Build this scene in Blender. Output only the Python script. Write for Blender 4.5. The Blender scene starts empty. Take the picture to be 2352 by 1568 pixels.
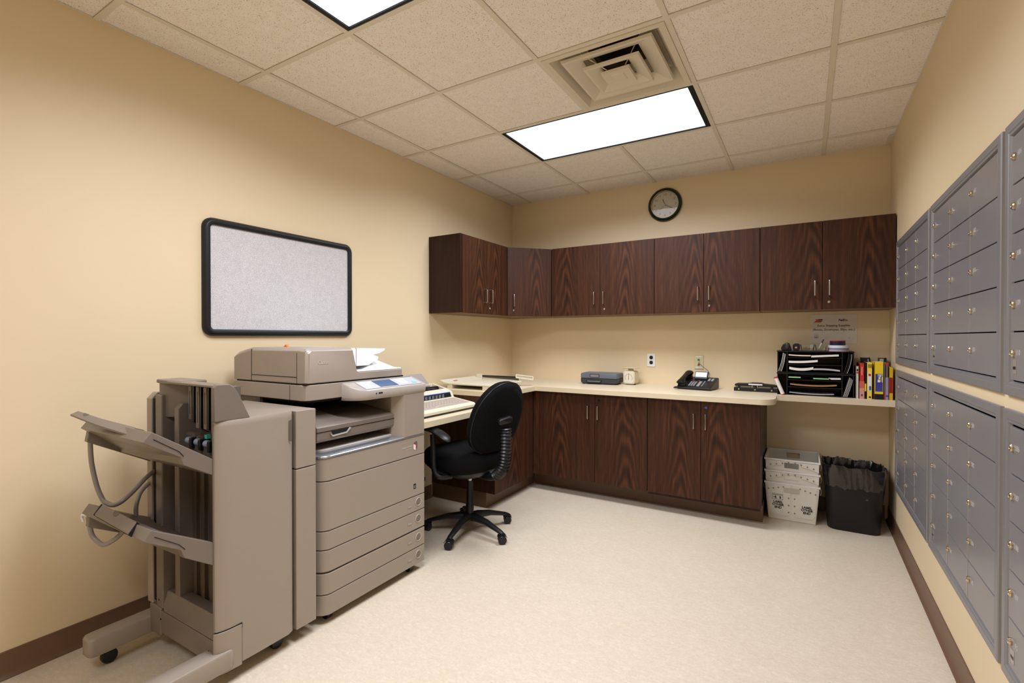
import bpy, bmesh, math, random
from mathutils import Vector, Matrix
random.seed(7)
S = bpy.context.scene
COL = S.collection
PI = math.pi

# ------------------------------------------------------------------ camera
cam = bpy.data.cameras.new('camera'); camo = bpy.data.objects.new('camera', cam); COL.objects.link(camo)
cam.sensor_width = 36; cam.lens = 36*1119.58/2352; cam.clip_start = .02
_y, _p = -.5419, -.0078
_f = Vector((math.sin(_y)*math.cos(_p), math.cos(_y)*math.cos(_p), math.sin(_p)))
camo.rotation_euler = _f.to_track_quat('-Z', 'Y').to_euler()
camo.location = (2.5528, -4.2427, 1.2685)
S.camera = camo

# ------------------------------------------------------------------ world, exposure
w = bpy.data.worlds.new('world'); S.world = w; w.use_nodes = True
w.node_tree.nodes['Background'].inputs[0].default_value = (1, .95, .88, 1)
w.node_tree.nodes['Background'].inputs[1].default_value = .0
S.view_settings.view_transform = 'Standard'; S.view_settings.look = 'None'
S.view_settings.gamma = 1; S.view_settings.use_curve_mapping = False
S.view_settings.exposure = -1.04
LIGHT = 4.0
POWER = 62.0

# ------------------------------------------------------------------ dims
W, H, T = 3.051, 2.6, .6096
CX0, AY5 = .2214, -.334
YB = -6.4     # wall behind the camera
CT = .867     # counter top height

# ------------------------------------------------------------------ materials
def srgb(r, g, b):
    f = lambda c: (c/255/12.92) if c/255 <= .04045 else ((c/255+.055)/1.055)**2.4
    return (f(r), f(g), f(b), 1)
MATS = {}
def node_mat(name):
    m = bpy.data.materials.new(name); m.use_nodes = True
    nt = m.node_tree; return m, nt, nt.nodes['Principled BSDF']
def mat(name, rgb, rough=.5, metal=0, spec=.5, vary=.03, scale=40, bump=0, bscale=200, trans=0, ior=1.45, coat=0):
    if name in MATS: return MATS[name]
    m, nt, b = node_mat(name)
    c = srgb(*rgb)
    tc = nt.nodes.new('ShaderNodeTexCoord')
    n = nt.nodes.new('ShaderNodeTexNoise'); n.inputs['Scale'].default_value = scale; n.inputs['Detail'].default_value = 3
    nt.links.new(tc.outputs['Object'], n.inputs['Vector'])
    mx = nt.nodes.new('ShaderNodeMix'); mx.data_type = 'RGBA'
    mx.inputs[6].default_value = tuple(max(0, v*(1-vary)) for v in c[:3])+(1,)
    mx.inputs[7].default_value = tuple(min(1, v*(1+vary)) for v in c[:3])+(1,)
    nt.links.new(n.outputs['Fac'], mx.inputs[0]); nt.links.new(mx.outputs[2], b.inputs['Base Color'])
    b.inputs['Roughness'].default_value = rough; b.inputs['Metallic'].default_value = metal
    b.inputs['Specular IOR Level'].default_value = spec; b.inputs['IOR'].default_value = ior
    b.inputs['Transmission Weight'].default_value = trans; b.inputs['Coat Weight'].default_value = coat
    if bump:
        n2 = nt.nodes.new('ShaderNodeTexNoise'); n2.inputs['Scale'].default_value = bscale; n2.inputs['Detail'].default_value = 2
        nt.links.new(tc.outputs['Object'], n2.inputs['Vector'])
        bp = nt.nodes.new('ShaderNodeBump'); bp.inputs['Strength'].default_value = bump; bp.inputs['Distance'].default_value = .001
        nt.links.new(n2.outputs['Fac'], bp.inputs['Height']); nt.links.new(bp.outputs['Normal'], b.inputs['Normal'])
    MATS[name] = m; return m
def emis(name, rgb, strength):
    m = bpy.data.materials.new(name); m.use_nodes = True; nt = m.node_tree; nt.nodes.clear()
    e = nt.nodes.new('ShaderNodeEmission'); e.inputs[0].default_value = (*rgb, 1); e.inputs[1].default_value = strength
    o = nt.nodes.new('ShaderNodeOutputMaterial'); nt.links.new(e.outputs[0], o.inputs[0]); MATS[name] = m; return m
def M_(nt, op, a, b=None, c=None):
    n = nt.nodes.new('ShaderNodeMath'); n.operation = op
    for i, v in enumerate((a, b, c)):
        if v is None: continue
        if isinstance(v, (int, float)): n.inputs[i].default_value = v
        else: nt.links.new(v, n.inputs[i])
    return n.outputs[0]
def ramp(nt, fac, stops):
    r = nt.nodes.new('ShaderNodeValToRGB'); nt.links.new(fac, r.inputs[0])
    while len(r.color_ramp.elements) < len(stops): r.color_ramp.elements.new(.5)
    for e, (p, c) in zip(r.color_ramp.elements, stops): e.position = p; e.color = c
    return r.outputs[0]
def wood_mat(name, dark, mid, light, rough=.36):
    m, nt, b = node_mat(name)
    tc = nt.nodes.new('ShaderNodeTexCoord'); oi = nt.nodes.new('ShaderNodeObjectInfo')
    sx = nt.nodes.new('ShaderNodeSeparateXYZ'); nt.links.new(tc.outputs['Object'], sx.inputs[0])
    u = M_(nt, 'ADD', sx.outputs[0], sx.outputs[1]); z = sx.outputs[2]; rnd = oi.outputs['Random']
    us = M_(nt, 'ADD', u, M_(nt, 'MULTIPLY', M_(nt, 'SUBTRACT', rnd, .5), .26))
    # low frequency wobble of the grain
    cb = nt.nodes.new('ShaderNodeCombineXYZ')
    nt.links.new(M_(nt, 'MULTIPLY', u, 7.0), cb.inputs[0]); nt.links.new(M_(nt, 'MULTIPLY', z, 1.6), cb.inputs[2])
    nt.links.new(M_(nt, 'MULTIPLY', rnd, 30.0), cb.inputs[1])
    n1 = nt.nodes.new('ShaderNodeTexNoise'); n1.inputs['Scale'].default_value = 1; n1.inputs['Detail'].default_value = 2
    nt.links.new(cb.outputs[0], n1.inputs['Vector'])
    wob = M_(nt, 'MULTIPLY', M_(nt, 'SUBTRACT', n1.outputs['Fac'], .5), .15)
    uu = M_(nt, 'ADD', us, wob)
    r = M_(nt, 'SQRT', M_(nt, 'ADD', M_(nt, 'MULTIPLY', uu, uu), .0006))
    f = M_(nt, 'ADD', M_(nt, 'ADD', M_(nt, 'MULTIPLY', r, 62.0), M_(nt, 'MULTIPLY', z, 13.0)), M_(nt, 'MULTIPLY', rnd, 7.3))
    s = M_(nt, 'SINE', M_(nt, 'MULTIPLY', f, 2.9))
    mask = M_(nt, 'EXPONENT', M_(nt, 'MULTIPLY', M_(nt, 'MULTIPLY', uu, uu), -190.0))
    s = M_(nt, 'MULTIPLY_ADD', M_(nt, 'MULTIPLY', s, M_(nt, 'MULTIPLY_ADD', mask, .85, .15)), .5, .5)
    # fine streaks
    cb2 = nt.nodes.new('ShaderNodeCombineXYZ')
    nt.links.new(M_(nt, 'MULTIPLY', u, 260.0), cb2.inputs[0]); nt.links.new(M_(nt, 'MULTIPLY', z, 6.0), cb2.inputs[2])
    nt.links.new(M_(nt, 'MULTIPLY', rnd, 11.0), cb2.inputs[1])
    n2 = nt.nodes.new('ShaderNodeTexNoise'); n2.inputs['Scale'].default_value = 1; n2.inputs['Detail'].default_value = 3
    nt.links.new(cb2.outputs[0], n2.inputs['Vector'])
    cb3 = nt.nodes.new('ShaderNodeCombineXYZ')
    nt.links.new(M_(nt, 'MULTIPLY', u, 34.0), cb3.inputs[0]); nt.links.new(M_(nt, 'MULTIPLY', z, 1.1), cb3.inputs[2])
    nt.links.new(M_(nt, 'MULTIPLY', rnd, 5.0), cb3.inputs[1])
    n3 = nt.nodes.new('ShaderNodeTexNoise'); n3.inputs['Scale'].default_value = 1; n3.inputs['Detail'].default_value = 4
    nt.links.new(cb3.outputs[0], n3.inputs['Vector'])
    v = M_(nt, 'ADD', M_(nt, 'MULTIPLY', s, .25), M_(nt, 'ADD', M_(nt, 'MULTIPLY', n2.outputs['Fac'], .42), M_(nt, 'MULTIPLY', n3.outputs['Fac'], .38)))
    c = ramp(nt, v, [(.28, srgb(*dark)), (.56, srgb(*mid)), (.86, srgb(*light))])
    nt.links.new(c, b.inputs['Base Color']); b.inputs['Roughness'].default_value = rough; b.inputs['Specular IOR Level'].default_value = .22
    MATS[name] = m; return m
def speckle_mat(name, base, dots, rough, scale, thr, base2=None, bump=.0, stretch=(1, 1, 1), metal=0):
    m, nt, b = node_mat(name)
    tc = nt.nodes.new('ShaderNodeTexCoord'); mp = nt.nodes.new('ShaderNodeMapping'); mp.inputs['Scale'].default_value = stretch
    nt.links.new(tc.outputs['Object'], mp.inputs[0])
    n = nt.nodes.new('ShaderNodeTexNoise'); n.inputs['Scale'].default_value = scale; n.inputs['Detail'].default_value = 2; n.inputs['Distortion'].default_value = .6
    nt.links.new(mp.outputs[0], n.inputs['Vector'])
    g = nt.nodes.new('ShaderNodeTexNoise'); g.inputs['Scale'].default_value = scale*.08; nt.links.new(mp.outputs[0], g.inputs['Vector'])
    big = ramp(nt, g.outputs['Fac'], [(.35, srgb(*base)), (.65, srgb(*(base2 or base)))])
    k = ramp(nt, n.outputs['Fac'], [(thr, (0, 0, 0, 1)), (thr+.035, (1, 1, 1, 1))])
    mx = nt.nodes.new('ShaderNodeMix'); mx.data_type = 'RGBA'; nt.links.new(k, mx.inputs[0]); nt.links.new(big, mx.inputs[6]); mx.inputs[7].default_value = srgb(*dots)
    nt.links.new(mx.outputs[2], b.inputs['Base Color']); b.inputs['Roughness'].default_value = rough; b.inputs['Metallic'].default_value = metal
    if bump:
        bp = nt.nodes.new('ShaderNodeBump'); bp.inputs['Strength'].default_value = bump; bp.inputs['Distance'].default_value = .002; bp.invert = True
        nt.links.new(k, bp.inputs['Height']); nt.links.new(bp.outputs['Normal'], b.inputs['Normal'])
    MATS[name] = m; return m

WALL = mat('wall_paint', (230, 209, 171), .55, vary=.02, scale=3, bump=.12, bscale=160)
def floor_material():
    m, nt, b = node_mat('vinyl_floor')
    tc = nt.nodes.new('ShaderNodeTexCoord')
    cols = []
    for sc, st in ((38, (1, 2.2, 1)), (90, (2.0, 1, 1)), (6, (1, 1, 1))):
        mp = nt.nodes.new('ShaderNodeMapping'); mp.inputs['Scale'].default_value = st; nt.links.new(tc.outputs['Object'], mp.inputs[0])
        n = nt.nodes.new('ShaderNodeTexNoise'); n.inputs['Scale'].default_value = sc; n.inputs['Detail'].default_value = 3; n.inputs['Distortion'].default_value = 1.2
        nt.links.new(mp.outputs[0], n.inputs['Vector']); cols.append(n.outputs['Fac'])
    v = M_(nt, 'ADD', M_(nt, 'MULTIPLY', cols[0], .5), M_(nt, 'ADD', M_(nt, 'MULTIPLY', cols[1], .38), M_(nt, 'MULTIPLY', cols[2], .12)))
    c = ramp(nt, v, [(.34, srgb(208, 192, 168)), (.5, srgb(216, 201, 177)), (.66, srgb(226, 212, 190))])
    nt.links.new(c, b.inputs['Base Color']); b.inputs['Roughness'].default_value = .42; b.inputs['Specular IOR Level'].default_value = .4
    MATS['vinyl_floor'] = m; return m
FLOOR = floor_material()
TILE = speckle_mat('ceiling_tile', (248, 240, 228), (165, 140, 112), .9, 250, .63, (245, 235, 220), .5, (1, 1.0, 1))
TBAR = mat('grid_paint', (226, 216, 196), .5)
COVE = mat('cove_base_vinyl', (112, 84, 62), .42, vary=.05)
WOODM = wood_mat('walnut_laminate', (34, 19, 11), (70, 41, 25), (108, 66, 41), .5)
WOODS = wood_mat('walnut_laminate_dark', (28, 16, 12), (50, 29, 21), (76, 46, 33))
UNDER = mat('cabinet_underside', (120, 96, 66), .6)
LAM = mat('cream_laminate', (226, 210, 178), .38, vary=.02, scale=20)
CHROME = mat('brushed_nickel', (205, 200, 195), .25, 1)
BRASS = mat('lock_brass', (205, 190, 160), .22, 1)
BLACK = mat('black_plastic', (20, 20, 21), .38)
BLACKM = mat('matte_black', (9, 9, 9), .75)
DARKGAP = mat('dark_recess', (14, 13, 12), .8)
FABRIC = mat('black_fabric', (10, 10, 11), .95, spec=.2, bump=.5, bscale=900)
RUBFRAME = mat('rubber_black', (22, 23, 26), .42)
MB_PAINT = mat('mailbox_aluminium', (150, 148, 150), .3, .35, vary=.04, scale=9)
MB_FRAME = mat('mailbox_frame_metal', (142, 141, 143), .36, .35)
MB_EDGE = mat('mailbox_bright_edge', (186, 182, 178), .3, .6)
ETCH = mat('etched_number', (188, 186, 184), .5)
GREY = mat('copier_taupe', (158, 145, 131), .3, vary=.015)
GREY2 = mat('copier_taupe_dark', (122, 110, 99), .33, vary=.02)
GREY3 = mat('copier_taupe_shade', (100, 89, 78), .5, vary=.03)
PALE = mat('copier_pale_grey', (186, 178, 170), .26, vary=.01)
WHITEP = mat('copier_white', (238, 238, 236), .35, vary=.01)
SILVER = mat('silver_trim', (175, 178, 182), .2, .8)
CREAM = mat('ivory_plastic', (226, 218, 194), .42, vary=.01)
CREAM2 = mat('keyboard_taupe', (180, 165, 150), .5)
KEYC = mat('key_taupe', (196, 182, 168), .45)
SCREEN = mat('screen_blue', (70, 96, 130), .12)
TEAL = mat('teal_key', (130, 215, 205), .4)
WHITE = mat('white_paper', (236, 232, 226), .75)
RED = mat('red_ink', (200, 40, 35), .5)
ORANGE = mat('orange_tab', (235, 120, 40), .5)
BLUEB = mat('recycling_blue', (22, 34, 140), .45)
BAG = mat('black_bag_film', (24, 22, 22), .2, spec=.9, bump=.9, bscale=55)
BINBLK = mat('bin_black', (13, 13, 14), .5)
TOTE = mat('tote_white', (222, 218, 206), .55, vary=.06, scale=14)
RIVET = mat('rivet_grey', (135, 128, 112), .4, .5)
def pane(name, tint, r=.03):
    m = bpy.data.materials.new(name); m.use_nodes = True; nt = m.node_tree; nt.nodes.clear()
    tr = nt.nodes.new('ShaderNodeBsdfTransparent'); tr.inputs[0].default_value = tint; gl = nt.nodes.new('ShaderNodeBsdfGlossy'); gl.inputs['Roughness'].default_value = r
    fr = nt.nodes.new('ShaderNodeFresnel'); fr.inputs[0].default_value = 1.48; mx = nt.nodes.new('ShaderNodeMixShader'); o = nt.nodes.new('ShaderNodeOutputMaterial')
    nt.links.new(fr.outputs[0], mx.inputs[0]); nt.links.new(tr.outputs[0], mx.inputs[1]); nt.links.new(gl.outputs[0], mx.inputs[2]); nt.links.new(mx.outputs[0], o.inputs[0])
    MATS[name] = m; return m
GLASS = pane('clear_glass', (.93, .95, .93, 1))
CASEG = mat('slate_grey_plastic', (98, 102, 110), .4)
CASED = mat('charcoal_plastic', (52, 56, 60), .4)
IVM = mat('scale_enamel', (214, 204, 172), .35)
DIAL = mat('dial_face', (226, 220, 200), .4)
CABLE = mat('grey_tubing', (150, 140, 136), .3)
TAPEB = mat('tape_navy', (24, 26, 60), .25)
DOTS = speckle_mat('speckled_board', (196, 192, 190), (244, 242, 240), .7, 420, .56, (188, 184, 184), .15)

# ------------------------------------------------------------------ geometry helpers
class MB:
    def __init__(s): s.v = []; s.f = []; s.m = []; s.cur = 0
    def add(s, vs, fs, M=None):
        n = len(s.v)
        for p in vs:
            p = Vector(p)
            s.v.append(M @ p if M else p)
        for f in fs: s.f.append([n+i for i in f]); s.m.append(s.cur)
        return s
    def box(s, x0, x1, y0, y1, z0, z1, M=None):
        return s.add([(x, y, z) for z in (z0, z1) for y in (y0, y1) for x in (x0, x1)],
                     [(0, 2, 3, 1), (4, 5, 7, 6), (0, 1, 5, 4), (2, 6, 7, 3), (0, 4, 6, 2), (1, 3, 7, 5)], M)
    def cbox(s, c, d, M=None):
        return s.box(c[0]-d[0]/2, c[0]+d[0]/2, c[1]-d[1]/2, c[1]+d[1]/2, c[2]-d[2]/2, c[2]+d[2]/2, M)
    def prism(s, pts, a, b, axis='z', M=None):
        # pts: 2D polygon (ccw) ; axis z: (x,y) ; axis x: (y,z) ; axis y: (x,z)
        n = len(pts)
        def P(p, t): return (p[0], p[1], t) if axis == 'z' else ((t, p[0], p[1]) if axis == 'x' else (p[0], t, p[1]))
        vs = [P(p, a) for p in pts]+[P(p, b) for p in pts]
        fs = [tuple(range(n))[::-1], tuple(range(n, 2*n))]+[(i, (i+1) % n, n+(i+1) % n, n+i) for i in range(n)]
        return s.add(vs, fs, M)
    def rings(s, rings, cap=True, closed=False, M=None):
        n = len(rings[0]); vs = [p for r in rings for p in r]; fs = []
        k = len(rings)
        for j in range(k-1 if not closed else k):
            j2 = (j+1) % k
            for i in range(n): fs.append((j*n+i, j*n+(i+1) % n, j2*n+(i+1) % n, j2*n+i))
        if cap and not closed: fs.append(tuple(range(n))[::-1]); fs.append(tuple((k-1)*n+i for i in range(n)))
        return s.add(vs, fs, M)
    def slab(s, outline, prof, M=None, c=None, sq=False):
        # outline 2D, prof list of (scale or inset, h)
        if c is None: c = (sum(p[0] for p in outline)/len(outline), sum(p[1] for p in outline)/len(outline))
        R = []
        for sc, h in prof:
            r = []
            for p in outline:
                dx, dy = p[0]-c[0], p[1]-c[1]; L = math.hypot(dx, dy) or 1
                k = max(.02, (L-sc)/L)
                r.append((c[0]+dx*k, c[1]+dy*k, h))
            R.append(r)
        return s.rings(R, True, False, M)
    def lathe(s, prof, seg=24, M=None, cap=True):
        R = [[(r*math.cos(2*PI*i/seg), r*math.sin(2*PI*i/seg), z) for i in range(seg)] for r, z in prof]
        return s.rings(R, cap, False, M)
    def cyl(s, c, r, h, axis='z', seg=20, r2=None):
        Mx = Matrix.Translation(c)
        if axis == 'x': Mx = Mx @ Matrix.Rotation(PI/2, 4, 'Y')
        if axis == 'y': Mx = Mx @ Matrix.Rotation(-PI/2, 4, 'X')
        return s.lathe([(r, -h/2), (r2 if r2 is not None else r, h/2)], seg, Mx)
    def tube(s, pts, r, seg=8, sub=0, closed=False, rs=None):
        pts = [Vector(p) for p in pts]
        if sub: pts = smooth(pts, sub, closed)
        R = []; n = len(pts); up = None
        for i, p in enumerate(pts):
            if closed: t = (pts[(i+1) % n]-pts[i-1])
            else: t = (pts[min(i+1, n-1)]-pts[max(i-1, 0)])
            t.normalize()
            if up is None: up = Vector((0, 0, 1)) if abs(t.z) < .9 else Vector((1, 0, 0))
            a = t.cross(up); a.normalize(); up = a.cross(t); up.normalize()
            rr = rs[min(len(rs)-1, int(i*len(rs)/n))] if rs else r
            R.append([p+a*rr*math.cos(2*PI*k/seg)+up*rr*math.sin(2*PI*k/seg) for k in range(seg)])
        return s.rings(R, not closed, closed)
def smooth(pts, sub, closed=False):
    out = []; n = len(pts)
    rng = range(n) if closed else range(n-1)
    for i in rng:
        p0 = pts[(i-1) % n] if (closed or i > 0) else pts[i]; p1 = pts[i]; p2 = pts[(i+1) % n]
        p3 = pts[(i+2) % n] if (closed or i+2 < n) else p2
        for k in range(sub):
            t = k/sub
            out.append(.5*((2*p1)+(p2-p0)*t+(2*p0-5*p1+4*p2-p3)*t*t+(3*p1-p0-3*p2+p3)*t**3))
    if not closed: out.append(pts[-1])
    return out
def rrect(x0, x1, y0, y1, r, seg=5):
    pts = []
    for cx, cy, a in ((x1-r, y1-r, 0), (x0+r, y1-r, 90), (x0+r, y0+r, 180), (x1-r, y0+r, 270)):
        for k in range(seg+1):
            t = math.radians(a+90*k/seg); pts.append((cx+r*math.cos(t), cy+r*math.sin(t)))
    return pts
def rects_frame(mb, outer, inner, a, b, axis='z', M=None):
    # ring between two outlines with same point count
    n = len(outer)
    def P(p, t): return (p[0], p[1], t) if axis == 'z' else ((t, p[0], p[1]) if axis == 'x' else (p[0], t, p[1]))
    R = [[P(p, a) for p in outer], [P(p, b) for p in outer], [P(p, b) for p in inner], [P(p, a) for p in inner]]
    mb.rings(R, False, True, M); return mb

ABS = {}
def finish(name, mb, mats, parent=None, org=None, bevel=0, smooth_ang=35, seg=2):
    """link mb as ONE mesh object; verts in the frame of the thing"""
    pa = ABS.get(parent.name, Vector((0, 0, 0))) if parent else Vector((0, 0, 0))
    o_ = Vector(org) if org is not None else pa
    me = bpy.data.meshes.new(name)
    me.from_pydata([tuple(v-o_) for v in mb.v], [], mb.f)
    if not isinstance(mats, (list, tuple)): mats = [mats]
    for m in mats: me.materials.append(m)
    if len(mats) > 1:
        for p, i in zip(me.polygons, mb.m): p.material_index = min(i, len(mats)-1)
    b = bmesh.new(); b.from_mesh(me); bmesh.ops.recalc_face_normals(b, faces=b.faces); b.to_mesh(me); b.free()
    for p in me.polygons: p.use_smooth = True
    me.set_sharp_from_angle(angle=math.radians(smooth_ang))
    ob = bpy.data.objects.new(name, me); COL.objects.link(ob)
    if parent: ob.parent = parent
    ob.location = o_-pa
    ABS[ob.name] = o_
    if bevel:
        md = ob.modifiers.new('edge', 'BEVEL'); md.width = bevel; md.segments = seg; md.limit_method = 'ANGLE'
        md.angle_limit = math.radians(40); md.harden_normals = True
    return ob
def tag(o, label, cat, group=None):
    o['label'] = label; o['category'] = cat
    if group: o['group'] = group
    return o
def thing(name, label, cat, loc, group=None, local=False, rotz=0):
    o = bpy.data.objects.new(name, None); COL.objects.link(o); o.location = loc; o.rotation_euler = (0, 0, rotz)
    o.empty_display_size = .05
    ABS[o.name] = Vector((0, 0, 0)) if local else Vector(loc)
    return tag(o, label, cat, group)
def struct(name, mb, mats, parent=None, **k):
    o = finish(name, mb, mats, parent, **k)
    if not parent: o['kind'] = 'structure'
    return o
def text_mb(txt, size, M, bold=0, ext=.0004, align='CENTER', shear=0, ls=1.0):
    cu = bpy.data.curves.new('t', 'FONT'); cu.body = txt; cu.size = size; cu.extrude = ext; cu.align_x = align
    cu.offset = bold; cu.resolution_u = 3; cu.space_line = ls; cu.shear = shear
    ob = bpy.data.objects.new('t', cu)
    COL.objects.link(ob); dg = bpy.context.evaluated_depsgraph_get(); dg.update()
    me = bpy.data.meshes.new_from_object(ob.evaluated_get(dg))
    mb = MB(); mb.add([v.co for v in me.vertices], [tuple(p.vertices) for p in me.polygons], M)
    bpy.data.objects.remove(ob); bpy.data.meshes.remove(me); bpy.data.curves.remove(cu)
    return mb
def frame(origin, xa, ya):
    xa = Vector(xa).normalized(); ya = Vector(ya).normalized(); za = xa.cross(ya)
    m = Matrix((xa, ya, za)).transposed().to_4x4(); m.translation = Vector(origin); return m
def on_back(x, y, z): return frame((x, y, z), (1, 0, 0), (0, 0, 1))        # faces -y
def on_left(x, y, z): return frame((x, y, z), (0, 1, 0), (0, 0, 1))        # faces +x
def on_right(x, y, z): return frame((x, y, z), (0, -1, 0), (0, 0, 1))      # faces -x
def copy_thing(root, loc, rotz, label, group=None):
    r = root.copy(); COL.objects.link(r); r.location = loc; r.rotation_euler = (0, 0, rotz); r['label'] = label
    if group: r['group'] = group
    for ch in list(root.children):
        c = ch.copy(); COL.objects.link(c); c.parent = r
        for g in ch.children:
            d = g.copy(); COL.objects.link(d); d.parent = c
    return r

# ------------------------------------------------------------------ room shell
struct('floor', MB().box(-.1, W+.1, YB-.1, .1, -.08, 0), FLOOR)
struct('wall_left', MB().box(-.12, 0, YB-.1, .12, 0, H+.2), WALL)
struct('wall_back', MB().box(0, W, 0, .12, 0, H+.2), WALL)
struct('wall_right', MB().box(W, W+.12, YB-.1, .12, 0, H+.2), WALL)
struct('wall_front', MB().box(0, W, YB-.12, YB, 0, H+.2), WALL)
def cove(axis, a, b, at, sgn):
    mb = MB(); h = .1; t = .004
    prof = [(0, 0), (.018, 0), (.018, .003), (.010, .010), (t, .022), (t, h-.002), (t-.002, h), (0, h)]
    pts = [(at+sgn*p[0], p[1]) for p in prof]
    mb.prism(pts, a, b, 'y' if axis == 'y' else 'x'); return mb
struct('baseboard_left', cove('y', YB, -1.25, 0, 1), COVE)
struct('baseboard_right', cove('y', YB, 0, W, -1), COVE)
struct('baseboard_back', cove('x', 2.305, W-.02, 0, -1), COVE)

rows = [AY5-(5-j)*T for j in range(-6, 6)]     # A-6 .. A5
cols_ = [CX0+i*T for i in range(5)]
LIGHTS = [(1, 3, 3), (1, 0, 3), (1, -3, 3)]      # col, row start index (A_j .. A_j+1)
def Ay(j): return AY5-(5-j)*T
holes = [(CX0+T, CX0+3*T, Ay(j), Ay(j+1)) for _, j, _ in LIGHTS]
VENT = (CX0+2*T, CX0+3*T, Ay(2), Ay(3))
holes.append(VENT)
xs = [-.013]+cols_+[W+.013]; ys = [YB-.013]+[y for y in rows if y > YB]+[.013]
mbc = MB()
for i in range(len(xs)-1):
    for j in range(len(ys)-1):
        cx, cy = (xs[i]+xs[i+1])/2, (ys[j]+ys[j+1])/2
        if any(h[0] < cx < h[1] and h[2] < cy < h[3] for h in holes): continue
        mbc.box(xs[i]+.0122, xs[i+1]-.0122, ys[j]+.0122, ys[j+1]-.0122, H+.0052, H+.022)
struct('ceiling', mbc, TILE)
g = MB()
for i, x in enumerate(cols_):
    g.box(x-.012, x+.012, YB, 0, H, H+.004) if i not in (2,) else None
x = cols_[2]; y0 = YB
for j in sorted([j for _, j, _ in LIGHTS]):
    g.box(x-.012, x+.012, y0, Ay(j), H, H+.004); y0 = Ay(j+1)
g.box(x-.012, x+.012, y0, 0, H, H+.004)
for y in [y for y in rows if y > YB]: g.box(0, W, y-.012, y+.012, H-.0005, H+.004)
g.box(0, .006, YB, 0, H+.001, H+.004); g.box(W-.006, W, YB, 0, H+.001, H+.004)
struct('trim_1', g, TBAR)
struct('trim_2', MB().box(W-.03, W, -.2, -.005, H-.003, H+.003), TBAR)   # loose wall angle in the far right corner
struct('roof_slab' if False else 'ceiling_plenum', MB().box(-.1, W+.1, YB-.1, .1, H+.21, H+.24), BLACKM)

EM = emis('lamp_panel', (.95, 1, 1.1), LIGHT)
FB = mat('fixture_black', (8, 8, 8), .6)
lablist = ['lit ceiling panel light in black frame beside the square air vent',
           'lit ceiling panel light in black frame cut off by the top edge of the photo',
           'lit ceiling panel light behind the camera']
for k, (_, j, _) in enumerate(LIGHTS):
    x0, x1, y0, y1 = CX0+T+.013, CX0+3*T-.013, Ay(j)+.013, Ay(j+1)-.013
    t = thing('ceiling_light', lablist[k], 'ceiling light', ((x0+x1)/2, (y0+y1)/2, H))
    f = MB(); o_ = [(x0, y0), (x1, y0), (x1, y1), (x0, y1)]
    i_ = [(x0+.02, y0+.015), (x1-.028, y0+.015), (x1-.028, y1-.012), (x0+.02, y1-.012)]
    rects_frame(f, o_, i_, H+.001, H+.05)
    f.box(x0, x1, y0, y1, H+.05, H+.06)
    finish('frame', f, FB, t)
    la = bpy.data.lights.new('tube_lamp', 'AREA'); la.shape = 'RECTANGLE'; la.size = i_[2][0]-i_[0][0]-.01; la.size_y = i_[2][1]-i_[0][1]-.01
    la.energy = POWER*(1.08, 1.08, .5)[k]; la.color = (.95, 1, 1.13); la.spread = math.radians(156)
    lo = bpy.data.objects.new('tube_lamp', la); COL.objects.link(lo); lo.parent = t; lo.location = ((i_[0][0]+i_[2][0])/2-(x0+x1)/2, (i_[0][1]+i_[2][1])/2-(y0+y1)/2, .004)
    finish('diffuser', MB().box(i_[0][0]+.002, i_[2][0]-.002, i_[0][1]+.002, i_[2][1]-.002, H+.006, H+.012), EM, t)
# vent
x0, x1, y0, y1 = VENT; x0 += .013; x1 -= .013; y0 += .013; y1 -= .013; cx, cy = (x0+x1)/2, (y0+y1)/2
VENTM = mat('vent_enamel', (222, 210, 186), .45)
t = thing('ceiling_vent', 'square cream air vent of stepped louvres beside the ceiling light', 'air vent', (cx, cy, H))
def sq(h, z): return [(cx-h, cy-h, z), (cx+h, cy-h, z), (cx+h, cy+h, z), (cx-h, cy+h, z)]
hh = (x1-x0)/2
finish('frame', MB().rings([sq(hh, H+.001), sq(hh, H-.004), sq(hh-.028, H-.004), sq(hh-.03, H), sq(hh-.075, H+.075), sq(hh-.12, H+.095), sq(.13, H+.1), sq(.13, H+.1035), sq(hh, H+.1035)], False, True), VENTM, t, smooth_ang=20)
duct = MB(); seg = 32
duct.rings([[(cx+r*math.cos(2*PI*i/seg), cy+r*math.sin(2*PI*i/seg), z) for i in range(seg)] for r, z in ((.19, H+.1045), (.11, H+.106), (.11, H+.2), (.001, H+.2))], False)
finish('duct', duct, mat('duct_dark', (60, 52, 42), .7), t)
def louvre(ho, hi, zo, zi):
    return MB().rings([sq(ho, zo), sq(ho-.004, zo-.012), sq(ho-.016, zo-.012), sq(hi, zi-.006), sq(hi, zi), sq(ho-.012, zo)], False, True)
finish('louvre', louvre(.222, .138, H+.012, H+.036), VENTM, t, smooth_ang=20)
finish('louvre', louvre(.140, .070, H-.004, H+.018), VENTM, t, smooth_ang=20)
finish('louvre', MB().rings([sq(.073, H-.014), sq(.070, H-.026), sq(.034, H-.022), sq(.030, H-.026), sq(.001, H-.026)]), VENTM, t, smooth_ang=20)
wr = MB()
for sx_, sy_ in ((1, 1), (-1, 1), (1, -1), (-1, -1)):
    wr.tube([(cx+sx_*.02, cy+sy_*.02, H-.014), (cx+sx_*.19, cy+sy_*.19, H+.09)], .003, 6)
finish('hanger_wire', wr, CHROME, t)

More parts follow.
